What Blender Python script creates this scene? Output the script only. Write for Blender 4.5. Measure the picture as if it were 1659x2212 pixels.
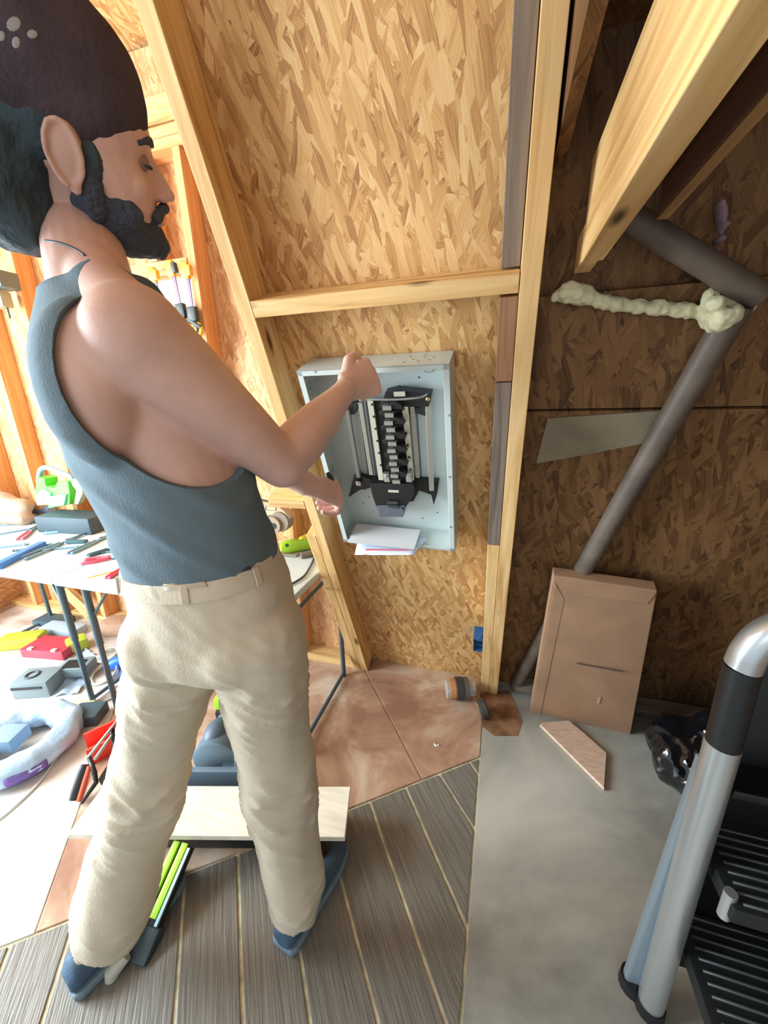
import bpy, bmesh, math, random
import numpy as np
from mathutils import Vector, Matrix, noise
for o in list(bpy.data.objects): bpy.data.objects.remove(o)
sc = bpy.context.scene
C = sc.collection
# ------------------------------------------------------------------ camera
FP = 830.0; CX, CY = 829.5, 1106.0
g = Vector((71, 2794, 830)).normalized()
Zc = -g; Yc = (Vector((0,0,1)) - Vector((0,0,1)).dot(Zc)*Zc).normalized(); Xc = Yc.cross(Zc)
R0 = Matrix((Xc, Yc, Zc))
hh = Vector((.957,-.29,0)).normalized(); nh = Vector((-hh.y, hh.x, 0))
Q = Matrix((hh, nh, Vector((0,0,1))))
RM = Q @ R0
O = Q @ (Vector((0,0,1.35)) - Vector((.491,1.486,0)))
TH = math.radians(23.6); CT, ST = math.cos(TH), math.sin(TH)
cam_d = bpy.data.cameras.new('camera'); cam = bpy.data.objects.new('camera', cam_d); C.objects.link(cam)
cam_d.sensor_fit = 'VERTICAL'; cam_d.sensor_height = 24; cam_d.lens = FP/2212*24; cam_d.clip_start = .01
cm = Matrix((RM.col[0], -RM.col[1], -RM.col[2])).transposed().to_4x4(); cm.translation = O
cam.matrix_world = cm; sc.camera = cam
# ------------------------------------------------------------------ world, lights, exposure
w = bpy.data.worlds.new('world'); sc.world = w; w.use_nodes = True
bg = w.node_tree.nodes['Background']; bg.inputs[0].default_value = (.80,.90,1,1); bg.inputs[1].default_value = .75
def area(name, loc, target, size, sy, power, col):
    l = bpy.data.lights.new(name, 'AREA'); l.shape = 'RECTANGLE'; l.size = size; l.size_y = sy; l.energy = power; l.color = col
    o = bpy.data.objects.new(name, l); C.objects.link(o); o.location = loc
    o.rotation_euler = (Vector(target)-Vector(loc)).to_track_quat('-Z','Y').to_euler(); return o
area('doorway_daylight', (-3.2,-1.75,1.35), (-.6,-.9,.7), 1.3, 2.1, 200, (.78,.92,1))
area('alcove_fill', (-2.55,-1.0,1.9), (-1.5,.1,1.5), .7, .9, 12, (1,.86,.66))  # added warm fill aimed at the alcove wall, not set at any window
area('rear_fill', (-.5,-3.6,1.8), (-.35,0,1.3), 1.6, 1.6, 10, (1,.93,.82))  # unseen warm fill from behind the camera, no opening built there
sc.view_settings.view_transform = 'Standard'; sc.view_settings.look = 'None'
sc.view_settings.exposure = .35; sc.view_settings.gamma = 1; sc.view_settings.use_curve_mapping = False
# ------------------------------------------------------------------ helpers
def ray(px,py): return RM @ Vector(((px-CX)/FP, (py-CY)/FP, 1))
def onpl(px,py,p0,n):
    d = ray(px,py); n = Vector(n); return O + d*((Vector(p0)-O).dot(n)/d.dot(n))
def fl(px,py,z=0): return onpl(px,py,(0,0,z),(0,0,1))
def at(px,py,y): return onpl(px,py,(0,y,0),(0,1,0))
def ax(px,py,x): return onpl(px,py,(x,0,0),(1,0,0))
def dp(px,py,d): return O + ray(px,py)*d
E1 = Vector((1,0,0)); E2 = Vector((0,-ST,CT)); E3 = Vector((0,-CT,-ST))
def SP(u,w_,d=0): return E1*u + E2*w_ + E3*d          # a point of the leaning wall: along, up the slope, proud of the stud faces
def SL(px,py,d=0):
    p = onpl(px,py,E3*d,E3); return (p.x, p.dot(E2))
def lin(c): return tuple((x/12.92 if x<=.04045 else ((x+.055)/1.055)**2.4) for x in [v/255 for v in c])+(1,)
MATS = {}
def mat(name, col, rough=.6, metal=0, var=0, scale=20, bump=0, bscale=80, spec=.5, alpha=None, trans=0, emit=None, col2=None, coat=0, stretch=None):
    if name in MATS: return MATS[name]
    m = bpy.data.materials.new(name); m.use_nodes = True; nt = m.node_tree; b = nt.nodes['Principled BSDF']
    b.inputs['Base Color'].default_value = lin(col); b.inputs['Roughness'].default_value = rough; b.inputs['Metallic'].default_value = metal
    b.inputs['Specular IOR Level'].default_value = spec
    if coat: b.inputs['Coat Weight'].default_value = coat
    if trans: b.inputs['Transmission Weight'].default_value = trans
    if alpha is not None: b.inputs['Alpha'].default_value = alpha
    if emit: b.inputs['Emission Color'].default_value = lin(col); b.inputs['Emission Strength'].default_value = emit
    tc = nt.nodes.new('ShaderNodeTexCoord'); mp = nt.nodes.new('ShaderNodeMapping'); nt.links.new(tc.outputs['Object'], mp.inputs[0])
    if stretch: mp.inputs['Scale'].default_value = stretch
    if var or col2:
        n = nt.nodes.new('ShaderNodeTexNoise'); n.inputs['Scale'].default_value = scale; n.inputs['Detail'].default_value = 5
        nt.links.new(mp.outputs[0], n.inputs[0])
        r = nt.nodes.new('ShaderNodeValToRGB'); e = r.color_ramp.elements; e[0].position = .35; e[1].position = .65
        c2 = col2 or tuple(min(255,max(0,v*(1+var))) for v in col); c1 = col if col2 else tuple(v*(1-var) for v in col)
        e[0].color = lin(c1); e[1].color = lin(c2)
        nt.links.new(n.outputs[0], r.inputs[0]); nt.links.new(r.outputs[0], b.inputs['Base Color'])
    if bump:
        n2 = nt.nodes.new('ShaderNodeTexNoise'); n2.inputs['Scale'].default_value = bscale; n2.inputs['Detail'].default_value = 4
        nt.links.new(mp.outputs[0], n2.inputs[0])
        bp = nt.nodes.new('ShaderNodeBump'); bp.inputs['Strength'].default_value = bump; bp.inputs['Distance'].default_value = .01
        nt.links.new(n2.outputs[0], bp.inputs['Height']); nt.links.new(bp.outputs[0], b.inputs['Normal'])
    MATS[name] = m; return m
def wood(name, cols, knots=True, rough=.6):
    if name in MATS: return MATS[name]
    m = bpy.data.materials.new(name); m.use_nodes = True; nt = m.node_tree; L = nt.links; N = nt.nodes.new; b = nt.nodes['Principled BSDF']
    b.inputs['Roughness'].default_value = rough; b.inputs['Specular IOR Level'].default_value = .25
    tc = N('ShaderNodeTexCoord'); oi = N('ShaderNodeObjectInfo'); ad = N('ShaderNodeVectorMath'); ad.operation = 'MULTIPLY_ADD'
    cb = N('ShaderNodeCombineXYZ'); L.new(oi.outputs['Random'], cb.inputs[0]); L.new(oi.outputs['Random'], cb.inputs[1])
    ad.inputs[1].default_value = (7,3,5); L.new(cb.outputs[0], ad.inputs[0]); L.new(tc.outputs['Object'], ad.inputs[2])
    mp = N('ShaderNodeMapping'); mp.inputs['Scale'].default_value = (1.6,26,26); L.new(ad.outputs[0], mp.inputs[0])
    n = N('ShaderNodeTexNoise'); n.inputs['Scale'].default_value = 1.6; n.inputs['Detail'].default_value = 6; n.inputs['Distortion'].default_value = .9; L.new(mp.outputs[0], n.inputs[0])
    r = N('ShaderNodeValToRGB'); e = r.color_ramp.elements; e[0].position = .3; e[1].position = .72
    e[0].color = lin(cols[0]); e[1].color = lin(cols[2]); k = r.color_ramp.elements.new(.5); k.color = lin(cols[1])
    L.new(n.outputs[0], r.inputs[0]); out = r.outputs[0]
    if knots:
        m2 = N('ShaderNodeMapping'); m2.inputs['Scale'].default_value = (3.2,11,11); L.new(ad.outputs[0], m2.inputs[0])
        v = N('ShaderNodeTexVoronoi'); v.inputs['Scale'].default_value = 1; L.new(m2.outputs[0], v.inputs[0])
        r2 = N('ShaderNodeValToRGB'); r2.color_ramp.elements[0].position = .05; r2.color_ramp.elements[1].position = .14
        L.new(v.outputs['Distance'], r2.inputs[0]); mx = N('ShaderNodeMix'); mx.data_type = 'RGBA'
        mx.inputs[6].default_value = lin(tuple(c*.5 for c in cols[0])); L.new(r2.outputs[0], mx.inputs[0]); L.new(out, mx.inputs[7]); out = mx.outputs[2]
    L.new(out, b.inputs['Base Color'])
    bp = N('ShaderNodeBump'); bp.inputs['Strength'].default_value = .15; bp.inputs['Distance'].default_value = .004; L.new(n.outputs[0], bp.inputs['Height']); L.new(bp.outputs[0], b.inputs['Normal'])
    MATS[name] = m; return m
def osb(name, cols, axes='xy', rough=.65, s=1.0):
    """oriented strand board: three layers of stretched, turned cells, each flake its own tone"""
    m = bpy.data.materials.new(name); m.use_nodes = True; nt = m.node_tree; L = nt.links; N = nt.nodes.new; b = nt.nodes['Principled BSDF']
    b.inputs['Roughness'].default_value = rough; b.inputs['Specular IOR Level'].default_value = .3
    tc = N('ShaderNodeTexCoord')
    warp = N('ShaderNodeTexNoise'); warp.inputs['Scale'].default_value = 5; warp.inputs['Detail'].default_value = 3; L.new(tc.outputs['Object'], warp.inputs[0])
    wa = N('ShaderNodeVectorMath'); wa.operation = 'MULTIPLY_ADD'; wa.inputs[1].default_value = (.03,.03,.03); L.new(warp.outputs['Color'], wa.inputs[0]); L.new(tc.outputs['Object'], wa.inputs[2])
    prev = None; heights = None
    for i,(ang,sx,sy) in enumerate([(8,16,70),(90,14,66),(30,16,68),(140,15,66),(52,14,66),(116,15,66),(76,15,74)]):
        mp = N('ShaderNodeMapping'); mp.inputs['Rotation'].default_value = (0,0,math.radians(ang)); mp.inputs['Location'].default_value = (i*3.3,i*1.7,0)
        L.new(wa.outputs[0], mp.inputs[0])
        m2 = N('ShaderNodeMapping'); m2.inputs['Scale'].default_value = (sx*s,sy*s,.001); L.new(mp.outputs[0], m2.inputs[0])
        v = N('ShaderNodeTexVoronoi'); v.inputs['Scale'].default_value = 1; v.inputs['Randomness'].default_value = 1;  L.new(m2.outputs[0], v.inputs[0])
        sep = N('ShaderNodeSeparateColor'); L.new(v.outputs['Color'], sep.inputs[0])
        fib = N('ShaderNodeTexNoise'); fm = N('ShaderNodeMapping'); fm.inputs['Scale'].default_value = (.6,5,1); L.new(m2.outputs[0], fm.inputs[0]); fib.inputs['Scale'].default_value = 1.5; fib.inputs['Detail'].default_value = 3; L.new(fm.outputs[0], fib.inputs[0])
        av = N('ShaderNodeMath'); av.operation = 'MULTIPLY_ADD'; av.inputs[1].default_value = .85; L.new(fib.outputs[0], av.inputs[0]); sc0 = N('ShaderNodeMath'); sc0.operation = 'MULTIPLY_ADD'; sc0.inputs[1].default_value = .55; sc0.inputs[2].default_value = -.14; L.new(sep.outputs[0], sc0.inputs[0]); L.new(sc0.outputs[0], av.inputs[2])
        r = N('ShaderNodeValToRGB'); e = r.color_ramp.elements; e[0].position = .12; e[1].position = 1.15 if False else 1.0
        e[0].color = lin(cols[0]); e[1].color = lin(cols[3])
        a = e.new(.32); a.color = lin(cols[1]); a = e.new(.62); a.color = lin(cols[2])
        L.new(av.outputs[0], r.inputs[0])
        if prev is None: prev = r.outputs[0]; heights = sep.outputs[0]
        else:
            gt = N('ShaderNodeMath'); gt.operation = 'GREATER_THAN'; gt.inputs[1].default_value = .52; L.new(sep.outputs[1], gt.inputs[0])
            mx = N('ShaderNodeMix'); mx.data_type = 'RGBA'; L.new(gt.outputs[0], mx.inputs[0]); L.new(prev, mx.inputs[6]); L.new(r.outputs[0], mx.inputs[7]); prev = mx.outputs[2]
            mh = N('ShaderNodeMix'); mh.data_type = 'FLOAT'; L.new(gt.outputs[0], mh.inputs[0]); L.new(heights, mh.inputs[2]); L.new(sep.outputs[2], mh.inputs[3]); heights = mh.outputs[0]
    n = N('ShaderNodeTexNoise'); n.inputs['Scale'].default_value = 3; L.new(tc.outputs['Object'], n.inputs[0])
    hv = N('ShaderNodeHueSaturation'); mr = N('ShaderNodeMapRange'); mr.inputs[3].default_value = .8; mr.inputs[4].default_value = 1.2; L.new(n.outputs[0], mr.inputs[0]); L.new(mr.outputs[0], hv.inputs['Value']); L.new(prev, hv.inputs['Color'])
    L.new(hv.outputs[0], b.inputs['Base Color'])
    bp = N('ShaderNodeBump'); bp.inputs['Strength'].default_value = .25; bp.inputs['Distance'].default_value = .002; L.new(heights, bp.inputs['Height']); L.new(bp.outputs[0], b.inputs['Normal'])
    MATS[name] = m; return m
def tag(o, label=None, cat=None, group=None, kind=None):
    if label: o['label'] = label
    if cat: o['category'] = cat
    if group: o['group'] = group
    if kind: o['kind'] = kind
    return o
def empty(name, loc, label=None, cat=None, group=None, rot=None):
    o = bpy.data.objects.new(name, None); C.objects.link(o); o.empty_display_size = .05
    M_ = (rot.to_4x4() if rot else Matrix.Identity(4)); M_.translation = Vector(loc); o.matrix_world = M_
    return tag(o, label, cat, group)
class MB:
    def __init__(s): s.b = bmesh.new()
    def _x(s, vs, M_):
        for v in vs: v.co = M_ @ v.co
    def box(s, c, size, rot=None, bev=0):
        vs = bmesh.ops.create_cube(s.b, size=1)['verts']
        for v in vs: v.co = Vector((v.co.x*size[0], v.co.y*size[1], v.co.z*size[2]))
        if bev:
            ed = list({e for v in vs for e in v.link_edges}); r = bmesh.ops.bevel(s.b, geom=ed+list(vs), offset=bev, segments=2, affect='EDGES', profile=.6); vs = list({v for v in r['verts']}|{v for v in vs if v.is_valid})
        M_ = (rot.to_4x4() if rot else Matrix.Identity(4)); M_.translation = Vector(c); s._x(vs, M_); return s
    def ell(s, c, r, rot=None, seg=16):
        vs = bmesh.ops.create_uvsphere(s.b, u_segments=seg, v_segments=max(6,seg//2+2), radius=1)['verts']
        M_ = (rot.to_3x3() if rot else Matrix.Identity(3)) @ Matrix.Diagonal(Vector(r)); c = Vector(c)
        for v in vs: v.co = M_ @ v.co + c
        return s
    def tube(s, pts, rs, seg=10, caps=True):
        pts = [Vector(p) for p in pts]
        if not hasattr(rs,'__len__'): rs = [rs]*len(pts)
        rings = []; up = None
        for i,p in enumerate(pts):
            t = (pts[min(i+1,len(pts)-1)]-pts[max(i-1,0)]).normalized()
            if up is None: up = t.orthogonal().normalized()
            else: up = (up - up.dot(t)*t).normalized()
            b = t.cross(up); r = rs[i]; ra, rb = (r if hasattr(r,'__len__') else (r,r))
            rings.append([s.b.verts.new(p + up*math.cos(a)*ra + b*math.sin(a)*rb) for a in [2*math.pi*k/seg for k in range(seg)]])
        for a, b2 in zip(rings, rings[1:]):
            for k in range(seg): s.b.faces.new((a[k], a[(k+1)%seg], b2[(k+1)%seg], b2[k]))
        if caps: s.b.faces.new(list(reversed(rings[0]))); s.b.faces.new(rings[-1])
        return s
    def cyl(s, a, b, r, seg=20): return s.tube([a,b], r, seg)
    def prism(s, pts, off):
        off = Vector(off); a = [s.b.verts.new(Vector(p)) for p in pts]; b = [s.b.verts.new(Vector(p)+off) for p in pts]; n = len(pts)
        s.b.faces.new(a); s.b.faces.new(list(reversed(b)))
        for k in range(n): s.b.faces.new((a[k], b[k], b[(k+1)%n], a[(k+1)%n]))
        bmesh.ops.recalc_face_normals(s.b, faces=s.b.faces[:]); return s
    def loft(s, rings):
        R_ = [[s.b.verts.new(Vector(p)) for p in r] for r in rings]; n = len(R_[0])
        for a, b in zip(R_, R_[1:]):
            for k in range(n): s.b.faces.new((a[k], a[(k+1)%n], b[(k+1)%n], b[k]))
        s.b.faces.new(list(reversed(R_[0]))); s.b.faces.new(R_[-1]); return s
    def torus(s, c, R_, r, rot=None, seg=28, ps=8, arc=2*math.pi):
        rot = rot or Matrix.Identity(3); c = Vector(c); n = seg
        full = arc > 6.2
        rings = []
        for i in range(n if full else n+1):
            a = arc*i/n; d = Vector((math.cos(a), math.sin(a), 0))
            rings.append([s.b.verts.new(c + rot @ (d*(R_+r*math.cos(q)) + Vector((0,0,r*math.sin(q))))) for q in [2*math.pi*k/ps for k in range(ps)]])
        m = len(rings)
        for i in range(m if full else m-1):
            a, b = rings[i], rings[(i+1)%m]
            for k in range(ps): s.b.faces.new((a[k], b[k], b[(k+1)%ps], a[(k+1)%ps]))
        return s
    def build(s, name, m, parent=None, smooth=False, label=None, cat=None, group=None, kind=None, local=True, bev=0):
        me = bpy.data.meshes.new(name); bmesh.ops.recalc_face_normals(s.b, faces=s.b.faces[:])
        s.b.to_mesh(me); s.b.free()
        if smooth is True: me.shade_smooth()
        elif smooth:
            me.shade_smooth(); me.set_sharp_from_angle(angle=math.radians(smooth))
        me.materials.append(m)
        o = bpy.data.objects.new(name, me); C.objects.link(o)
        if parent is not None:
            o.parent = parent
            if not local: o.matrix_parent_inverse = parent.matrix_world.inverted()
        if bev:
            bv = o.modifiers.new('bevel','BEVEL'); bv.width = bev; bv.segments = 2; bv.limit_method = 'ANGLE'
        return tag(o, label, cat, group, kind)
    def settle(s, *a, **k):
        """top-level single mesh: origin moved to its own base centre"""
        vs = [v.co.copy() for v in s.b.verts]; lo = Vector([min(v[i] for v in vs) for i in range(3)]); hi = Vector([max(v[i] for v in vs) for i in range(3)])
        c = Vector(((lo.x+hi.x)/2,(lo.y+hi.y)/2,lo.z))
        for v in s.b.verts: v.co -= c
        o = s.build(*a, **k); o.location = c; return o
def lumber(name, a, b, w_, d_, side, m, parent, bev=.0015, kind=None):
    """a board from a to b; w_ = size along `side`, d_ = the other size; grain runs along local x"""
    a, b = Vector(a), Vector(b); x = (b-a).normalized(); y = (Vector(side) - Vector(side).dot(x)*x).normalized(); z = x.cross(y)
    mb = MB(); mb.box((0,0,0), ((b-a).length, w_, d_)); me_o = mb.build(name, m, parent, bev=bev)
    M_ = Matrix((x,y,z)).transposed().to_4x4(); M_.translation = (a+b)/2
    if parent: M_ = parent.matrix_world.inverted() @ M_
    me_o.matrix_local = M_; 
    if kind: me_o['kind'] = kind
    return me_o
def cr(pts, n=8):
    """Catmull-Rom through points (tuples of any length)"""
    P = [np.array(p, float) for p in pts]; P = [2*P[0]-P[1]]+P+[2*P[-1]-P[-2]]; out = []
    for i in range(1, len(P)-2):
        for k in range(n):
            t = k/n; out.append(.5*((2*P[i])+(-P[i-1]+P[i+1])*t+(2*P[i-1]-5*P[i]+4*P[i+1]-P[i+2])*t*t+(-P[i-1]+3*P[i]-3*P[i+1]+P[i+2])*t**3))
    out.append(P[-2]); return out
def rz(a): return Matrix.Rotation(a, 3, 'Z')
def rx(a): return Matrix.Rotation(a, 3, 'X')
def ry(a): return Matrix.Rotation(a, 3, 'Y')
def frame(x, y=None, z=None):
    """rotation matrix from an x axis and an approximate z axis"""
    x = Vector(x).normalized(); z = Vector(z); z = (z - z.dot(x)*x).normalized(); y = z.cross(x); return Matrix((x,y,z)).transposed()

# ------------------------------------------------------------------ materials
PINE = wood('pine', [(186,140,86),(216,176,118),(232,198,146)])
PINEO = wood('orange_pine', [(200,140,88),(220,162,108),(234,184,132)])  # pine tinted orange, the alcove's warm light put into the colour
GREYW = wood('weathered_wood', [(96,84,76),(124,110,98),(144,126,110)], knots=False)
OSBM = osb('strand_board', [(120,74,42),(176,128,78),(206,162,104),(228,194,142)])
OSBD = osb('dark_strand_board', [(44,26,14),(92,62,36),(120,86,52),(138,102,66)], s=.95)  # darker-toned copy of the strand board
OSBW = osb('warm_strand_board', [(148,98,64),(196,142,96),(216,166,118),(232,194,148)])  # strand board tinted with the alcove's warm bounced light
STEEL = mat('painted_steel', (196,206,204), .38, .08, bump=.03, bscale=200)
ZINC = mat('zinc', (196,198,192), .35, .8)
CREAM = mat('cream_plastic', (206,200,182), .5, .2)
BLACKP = mat('black_plastic', (24,26,28), .45)
DARKP = mat('dark_grey_plastic', (58,62,66), .5)
GREYP = mat('grey_plastic', (120,132,138), .55)
WHITE = mat('white_paint', (230,234,232), .5)

# ------------------------------------------------------------------ floor
def clip(poly, a, b, keep):
    """clip a 2-D polygon with the line a-b, keeping the side where `keep` lies"""
    a, b = Vector(a[:2]), Vector(b[:2]); n = Vector((-(b-a).y, (b-a).x)); s0 = 1 if (Vector(keep[:2])-a).dot(n) > 0 else -1
    out = []
    for i in range(len(poly)):
        p, q = poly[i], poly[(i+1)%len(poly)]; dp_, dq = (p-a).dot(n)*s0, (q-a).dot(n)*s0
        if dp_ >= 0: out.append(p)
        if dp_*dq < 0: out.append(p + (q-p)*(dp_/(dp_-dq)))
    return out
floor = MB().box((-1.1,-1.0,-.034), (6.4,4.2,.06)).build('floor', mat('joint_filler', (196,188,160), .8, var=.12, scale=30), kind='structure')
PLANKM = mat('grey_floor_plank', (116,112,104), .42, var=.09, scale=5, bump=.25, bscale=8, stretch=(1.2,22,1))
def sheet_mat(name, c1, c2, c3, rough, sc_=1.6):
    m = bpy.data.materials.new(name); m.use_nodes = True; nt = m.node_tree; N = nt.nodes.new; L = nt.links; b = nt.nodes['Principled BSDF']
    tc = N('ShaderNodeTexCoord'); n = N('ShaderNodeTexNoise'); n.inputs['Scale'].default_value = sc_; n.inputs['Detail'].default_value = 7; n.inputs['Roughness'].default_value = .6; n.inputs['Distortion'].default_value = .8; L.new(tc.outputs['Object'], n.inputs[0])
    r = N('ShaderNodeValToRGB'); e = r.color_ramp.elements; e[0].position = .36; e[0].color = lin(c1); e[1].position = .64; e[1].color = lin(c3); k = e.new(.5); k.color = lin(c2)
    L.new(n.outputs[0], r.inputs[0]); L.new(r.outputs[0], b.inputs['Base Color']); b.inputs['Roughness'].default_value = rough
    v = N('ShaderNodeTexNoise'); v.inputs['Scale'].default_value = 40; L.new(tc.outputs['Object'], v.inputs[0]); bp = N('ShaderNodeBump'); bp.inputs['Strength'].default_value = .08; bp.inputs['Distance'].default_value = .003
    L.new(v.outputs[0], bp.inputs['Height']); L.new(bp.outputs[0], b.inputs['Normal']); MATS[name] = m; return m
TANS = sheet_mat('tan_subfloor', (150,110,90), (182,146,122), (212,192,172), .36, 3.2)
GREYS = sheet_mat('grey_subfloor', (134,134,128), (164,163,154), (190,187,176), .36, 1.5)
seamA, seamB = fl(1040,1600), fl(1000,2180)
bndA, bndB = fl(751,1749), fl(1038,1635)
big = [Vector(p) for p in ((-4.2,-3.05),(2.0,-3.05),(2.0,.25),(-4.2,.25))]
right_pt = seamA + Vector((1,0,0)); left_pt = seamA - Vector((1,0,0)); near_pt = Vector((-.6,-3,0)); far_pt = Vector((-.8,0,0))
def slab(name, poly, m, z0=-.006, z1=0, inset=.0, parent=floor):
    if len(poly) < 3: return
    mb = MB(); mb.prism([(p.x,p.y,z0) for p in poly], (0,0,z1-z0)); o = mb.build(name, m, parent, bev=.0015); return o
slab('subfloor_panel', clip(big, seamA, seamB, right_pt), GREYS, z1=.001)
joints = [((163,1977),(108,2150)),((395,1956),(380,2150)),((513,1851),(522,2150)),((644,2032),(661,2150)),((741,1918),(800,2146)),((803,1745),(953,2182)),((876,1701),(1008,2005)),((957,1686),(1023,1789))]
JL = [(fl(*a), fl(*b)) for a,b in joints]
d0 = (JL[3][1]-JL[3][0]).normalized(); nrm = Vector((-d0.y, d0.x, 0))
if nrm.x < 0: nrm = -nrm
for k in range(1,14): JL.insert(0, (JL[0][0]-nrm*.135, JL[0][1]-nrm*.135) if k>1 else (JL[0][0]-nrm*.14, JL[0][0]-nrm*.14+d0))
JL.append((JL[-1][0]+nrm*.13, JL[-1][0]+nrm*.13+d0))
region = clip(clip(big, seamA, seamB, left_pt), bndA, bndB, near_pt)
gap = .0045
sh = (seamA-seamB).cross(Vector((0,0,1))).normalized()
reg2 = clip(clip(big, seamA-Vector((.006,0,0)), seamB-Vector((.006,0,0)), left_pt), bndA-Vector((0,.006,0)), bndB-Vector((0,.006,0)), near_pt)
prev = None
for i,(a,b) in enumerate(JL):
    poly = reg2
    d = (b-a).normalized(); n_ = Vector((-d.y,d.x,0)); n_ = n_ if n_.x>0 else -n_
    poly = clip(poly, a-n_*gap, b-n_*gap, a-n_*1)
    if prev: poly = clip(poly, prev[0], prev[1], prev[0]+prev[2])
    prev = (a+n_*gap, b+n_*gap, n_)
    slab('plank', poly, PLANKM, z1=random.Random(i).uniform(-.0005,.001))
slab('plank', clip(reg2, prev[0], prev[1], prev[0]+prev[2]), PLANKM)
for o in [c for c in floor.children if c.name.startswith('plank')]:   # grain along the planks
    a_ = math.atan2(d0.y, d0.x); o.data.transform(Matrix.Rotation(-a_,4,'Z')); o.rotation_euler.z = a_
up = clip(clip(big, seamA-Vector((.003,0,0)), seamB-Vector((.003,0,0)), left_pt), bndA+Vector((0,.004,0)), bndB+Vector((0,.004,0)), far_pt)
sj = [(fl(799,1470), fl(905,1672)), (fl(799,1470)-nrm*1.15, fl(905,1672)-nrm*1.15)]
slab('subfloor_panel', clip(up, sj[0][0]+nrm*.003, sj[0][1]+nrm*.003, sj[0][0]+nrm), TANS, z1=.002)
slab('subfloor_panel', clip(clip(up, sj[0][0]-nrm*.003, sj[0][1]-nrm*.003, sj[0][0]-nrm), sj[1][0]+nrm*.002, sj[1][1]+nrm*.002, sj[0][0]), TANS, z1=.0015)
slab('subfloor_panel', clip(up, sj[1][0]-nrm*.002, sj[1][1]-nrm*.002, sj[1][0]-nrm), sheet_mat('daylit_subfloor', (176,154,140), (206,194,184), (224,222,216), .34, 2.4), z1=.001)  # paler sheet: the daylight from the left is put into its colour

# ------------------------------------------------------------------ leaning wall with the panel
RS = Matrix((E1,E2,E3)).transposed()         # local x along, y up the slope, z into the room
wall = empty('wall_back', (0,0,0), rot=RS); wall['kind'] = 'structure'
def wallpanel(name, u0, u1, w0, w1, m, d=-.089, th=.012, parent=wall):
    mb = MB(); mb.box(((u0+u1)/2,(w0+w1)/2,d-th/2), (u1-u0,w1-w0,th)); return mb.build(name, m, parent, bev=.001)
wallpanel('strand_board_panel', -.655, -.004, -.04, 3.0, OSBM)
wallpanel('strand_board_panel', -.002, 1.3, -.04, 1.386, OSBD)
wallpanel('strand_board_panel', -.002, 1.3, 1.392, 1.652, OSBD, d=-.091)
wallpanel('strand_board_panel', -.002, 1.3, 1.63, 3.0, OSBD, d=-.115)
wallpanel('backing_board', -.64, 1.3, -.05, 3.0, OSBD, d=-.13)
def SS(name, a, b, w_, d_, m, side=E1, parent=wall): return lumber(name, SP(*a), SP(*b), w_, d_, side, m, parent)
# right stud: pale front piece, weathered board on its left side, lower sister
SS('stud', (0,0,-.0445), (0,3.0,-.0445), .038, .087, PINE)
SS('stud', (-.0385,1.722,-.062), (-.0385,3.0,-.062), .036, .054, GREYW)
SS('stud', (-.0385,.98,-.034), (-.0385,1.50,-.034), .036, .062, GREYW)
SS('stud', (-.0385,.0,-.040), (-.0385,.975,-.040), .036, .070, PINE)
SS('stud', (-.0385,1.503,-.034), (-.0385,1.676,-.034), .036, .060, wood('reddish_wood',[(120,82,58),(150,108,78),(172,130,98)]))
# left stud and the jack stud beside it
SS('stud', (-.640,0,-.0445), (-.640,3.0,-.0445), .036, .087, PINE)
SS('jack_stud', (-.679,0,-.0445), (-.679,.955,-.0445), .038, .087, PINE)
SS('blocking', (-.621,1.700,-.0445), (-.0205,1.700,-.0445), .036, .087, PINE, side=E2)
SS('sill_stub', (-.80,1.10,-.0445), (-.66,1.10,-.0445), .036, .087, PINE, side=E2)
SS('bottom_plate', (.10,.03,-.055), (1.25,.03,-.055), .04, .06, GREYW, side=E2)
# screws in the weathered board, knots and a burnt eyelet
e = MB(); e.torus(SP(SL(1177,97,-.035)[0],SL(1177,97,-.035)[1],-.0345), .0075, .0028, RS, 20, 8); e.cyl(SP(*SL(1177,97,-.035),-.0355), SP(*SL(1177,97,-.035),-.033), .004, 12)
e.build('eyelet', CREAM, wall, local=False, smooth=True)
for (px,py,d) in ((1128,672,-.003),):
    s_ = MB(); s_.cyl(SP(*SL(px,py,d),d-.002), SP(*SL(px,py,d),d+.0015), .0035, 10); s_.build('screw_head', BLACKP, wall, local=False)
# stained offcut on the dark board
u0,w0 = SL(1183,903,-.086); 
pts = [SL(p[0],p[1],-.088) for p in ((1158,1000),(1280,978),(1395,955),(1428,886),(1183,903))]
MB().prism([fl(*p,-.004) for p in ((1036,1500),(1100,1494),(1128,1560),(1118,1592),(1066,1592),(1040,1570))], (0,0,.0065)).build('floor_patch', mat('brown_patch',(136,98,72),.7,var=.2,scale=14), floor)  # thin brown patch laid on the floor at the stud foot
MB().prism([SP(u,w_,-.0885) for u,w_ in pts], E3*.004).build('patch_board', mat('pale_patch', (128,116,94), .7, var=.12, scale=9), wall, local=False)
# grey round strut rising over the dark board, second strut overhead
s0, s1 = SP(SL(1112,1490,-.06)[0], .0, -.060), SP(*SL(1592,660,-.06), -.060)
STR = mat("grey_strut", (98,86,76), .5, var=.12, scale=10)
MB().tube([s0, s0.lerp(s1,.5), s1], .0275, 16).build('strut', STR, wall, local=False, smooth=40)
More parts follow.
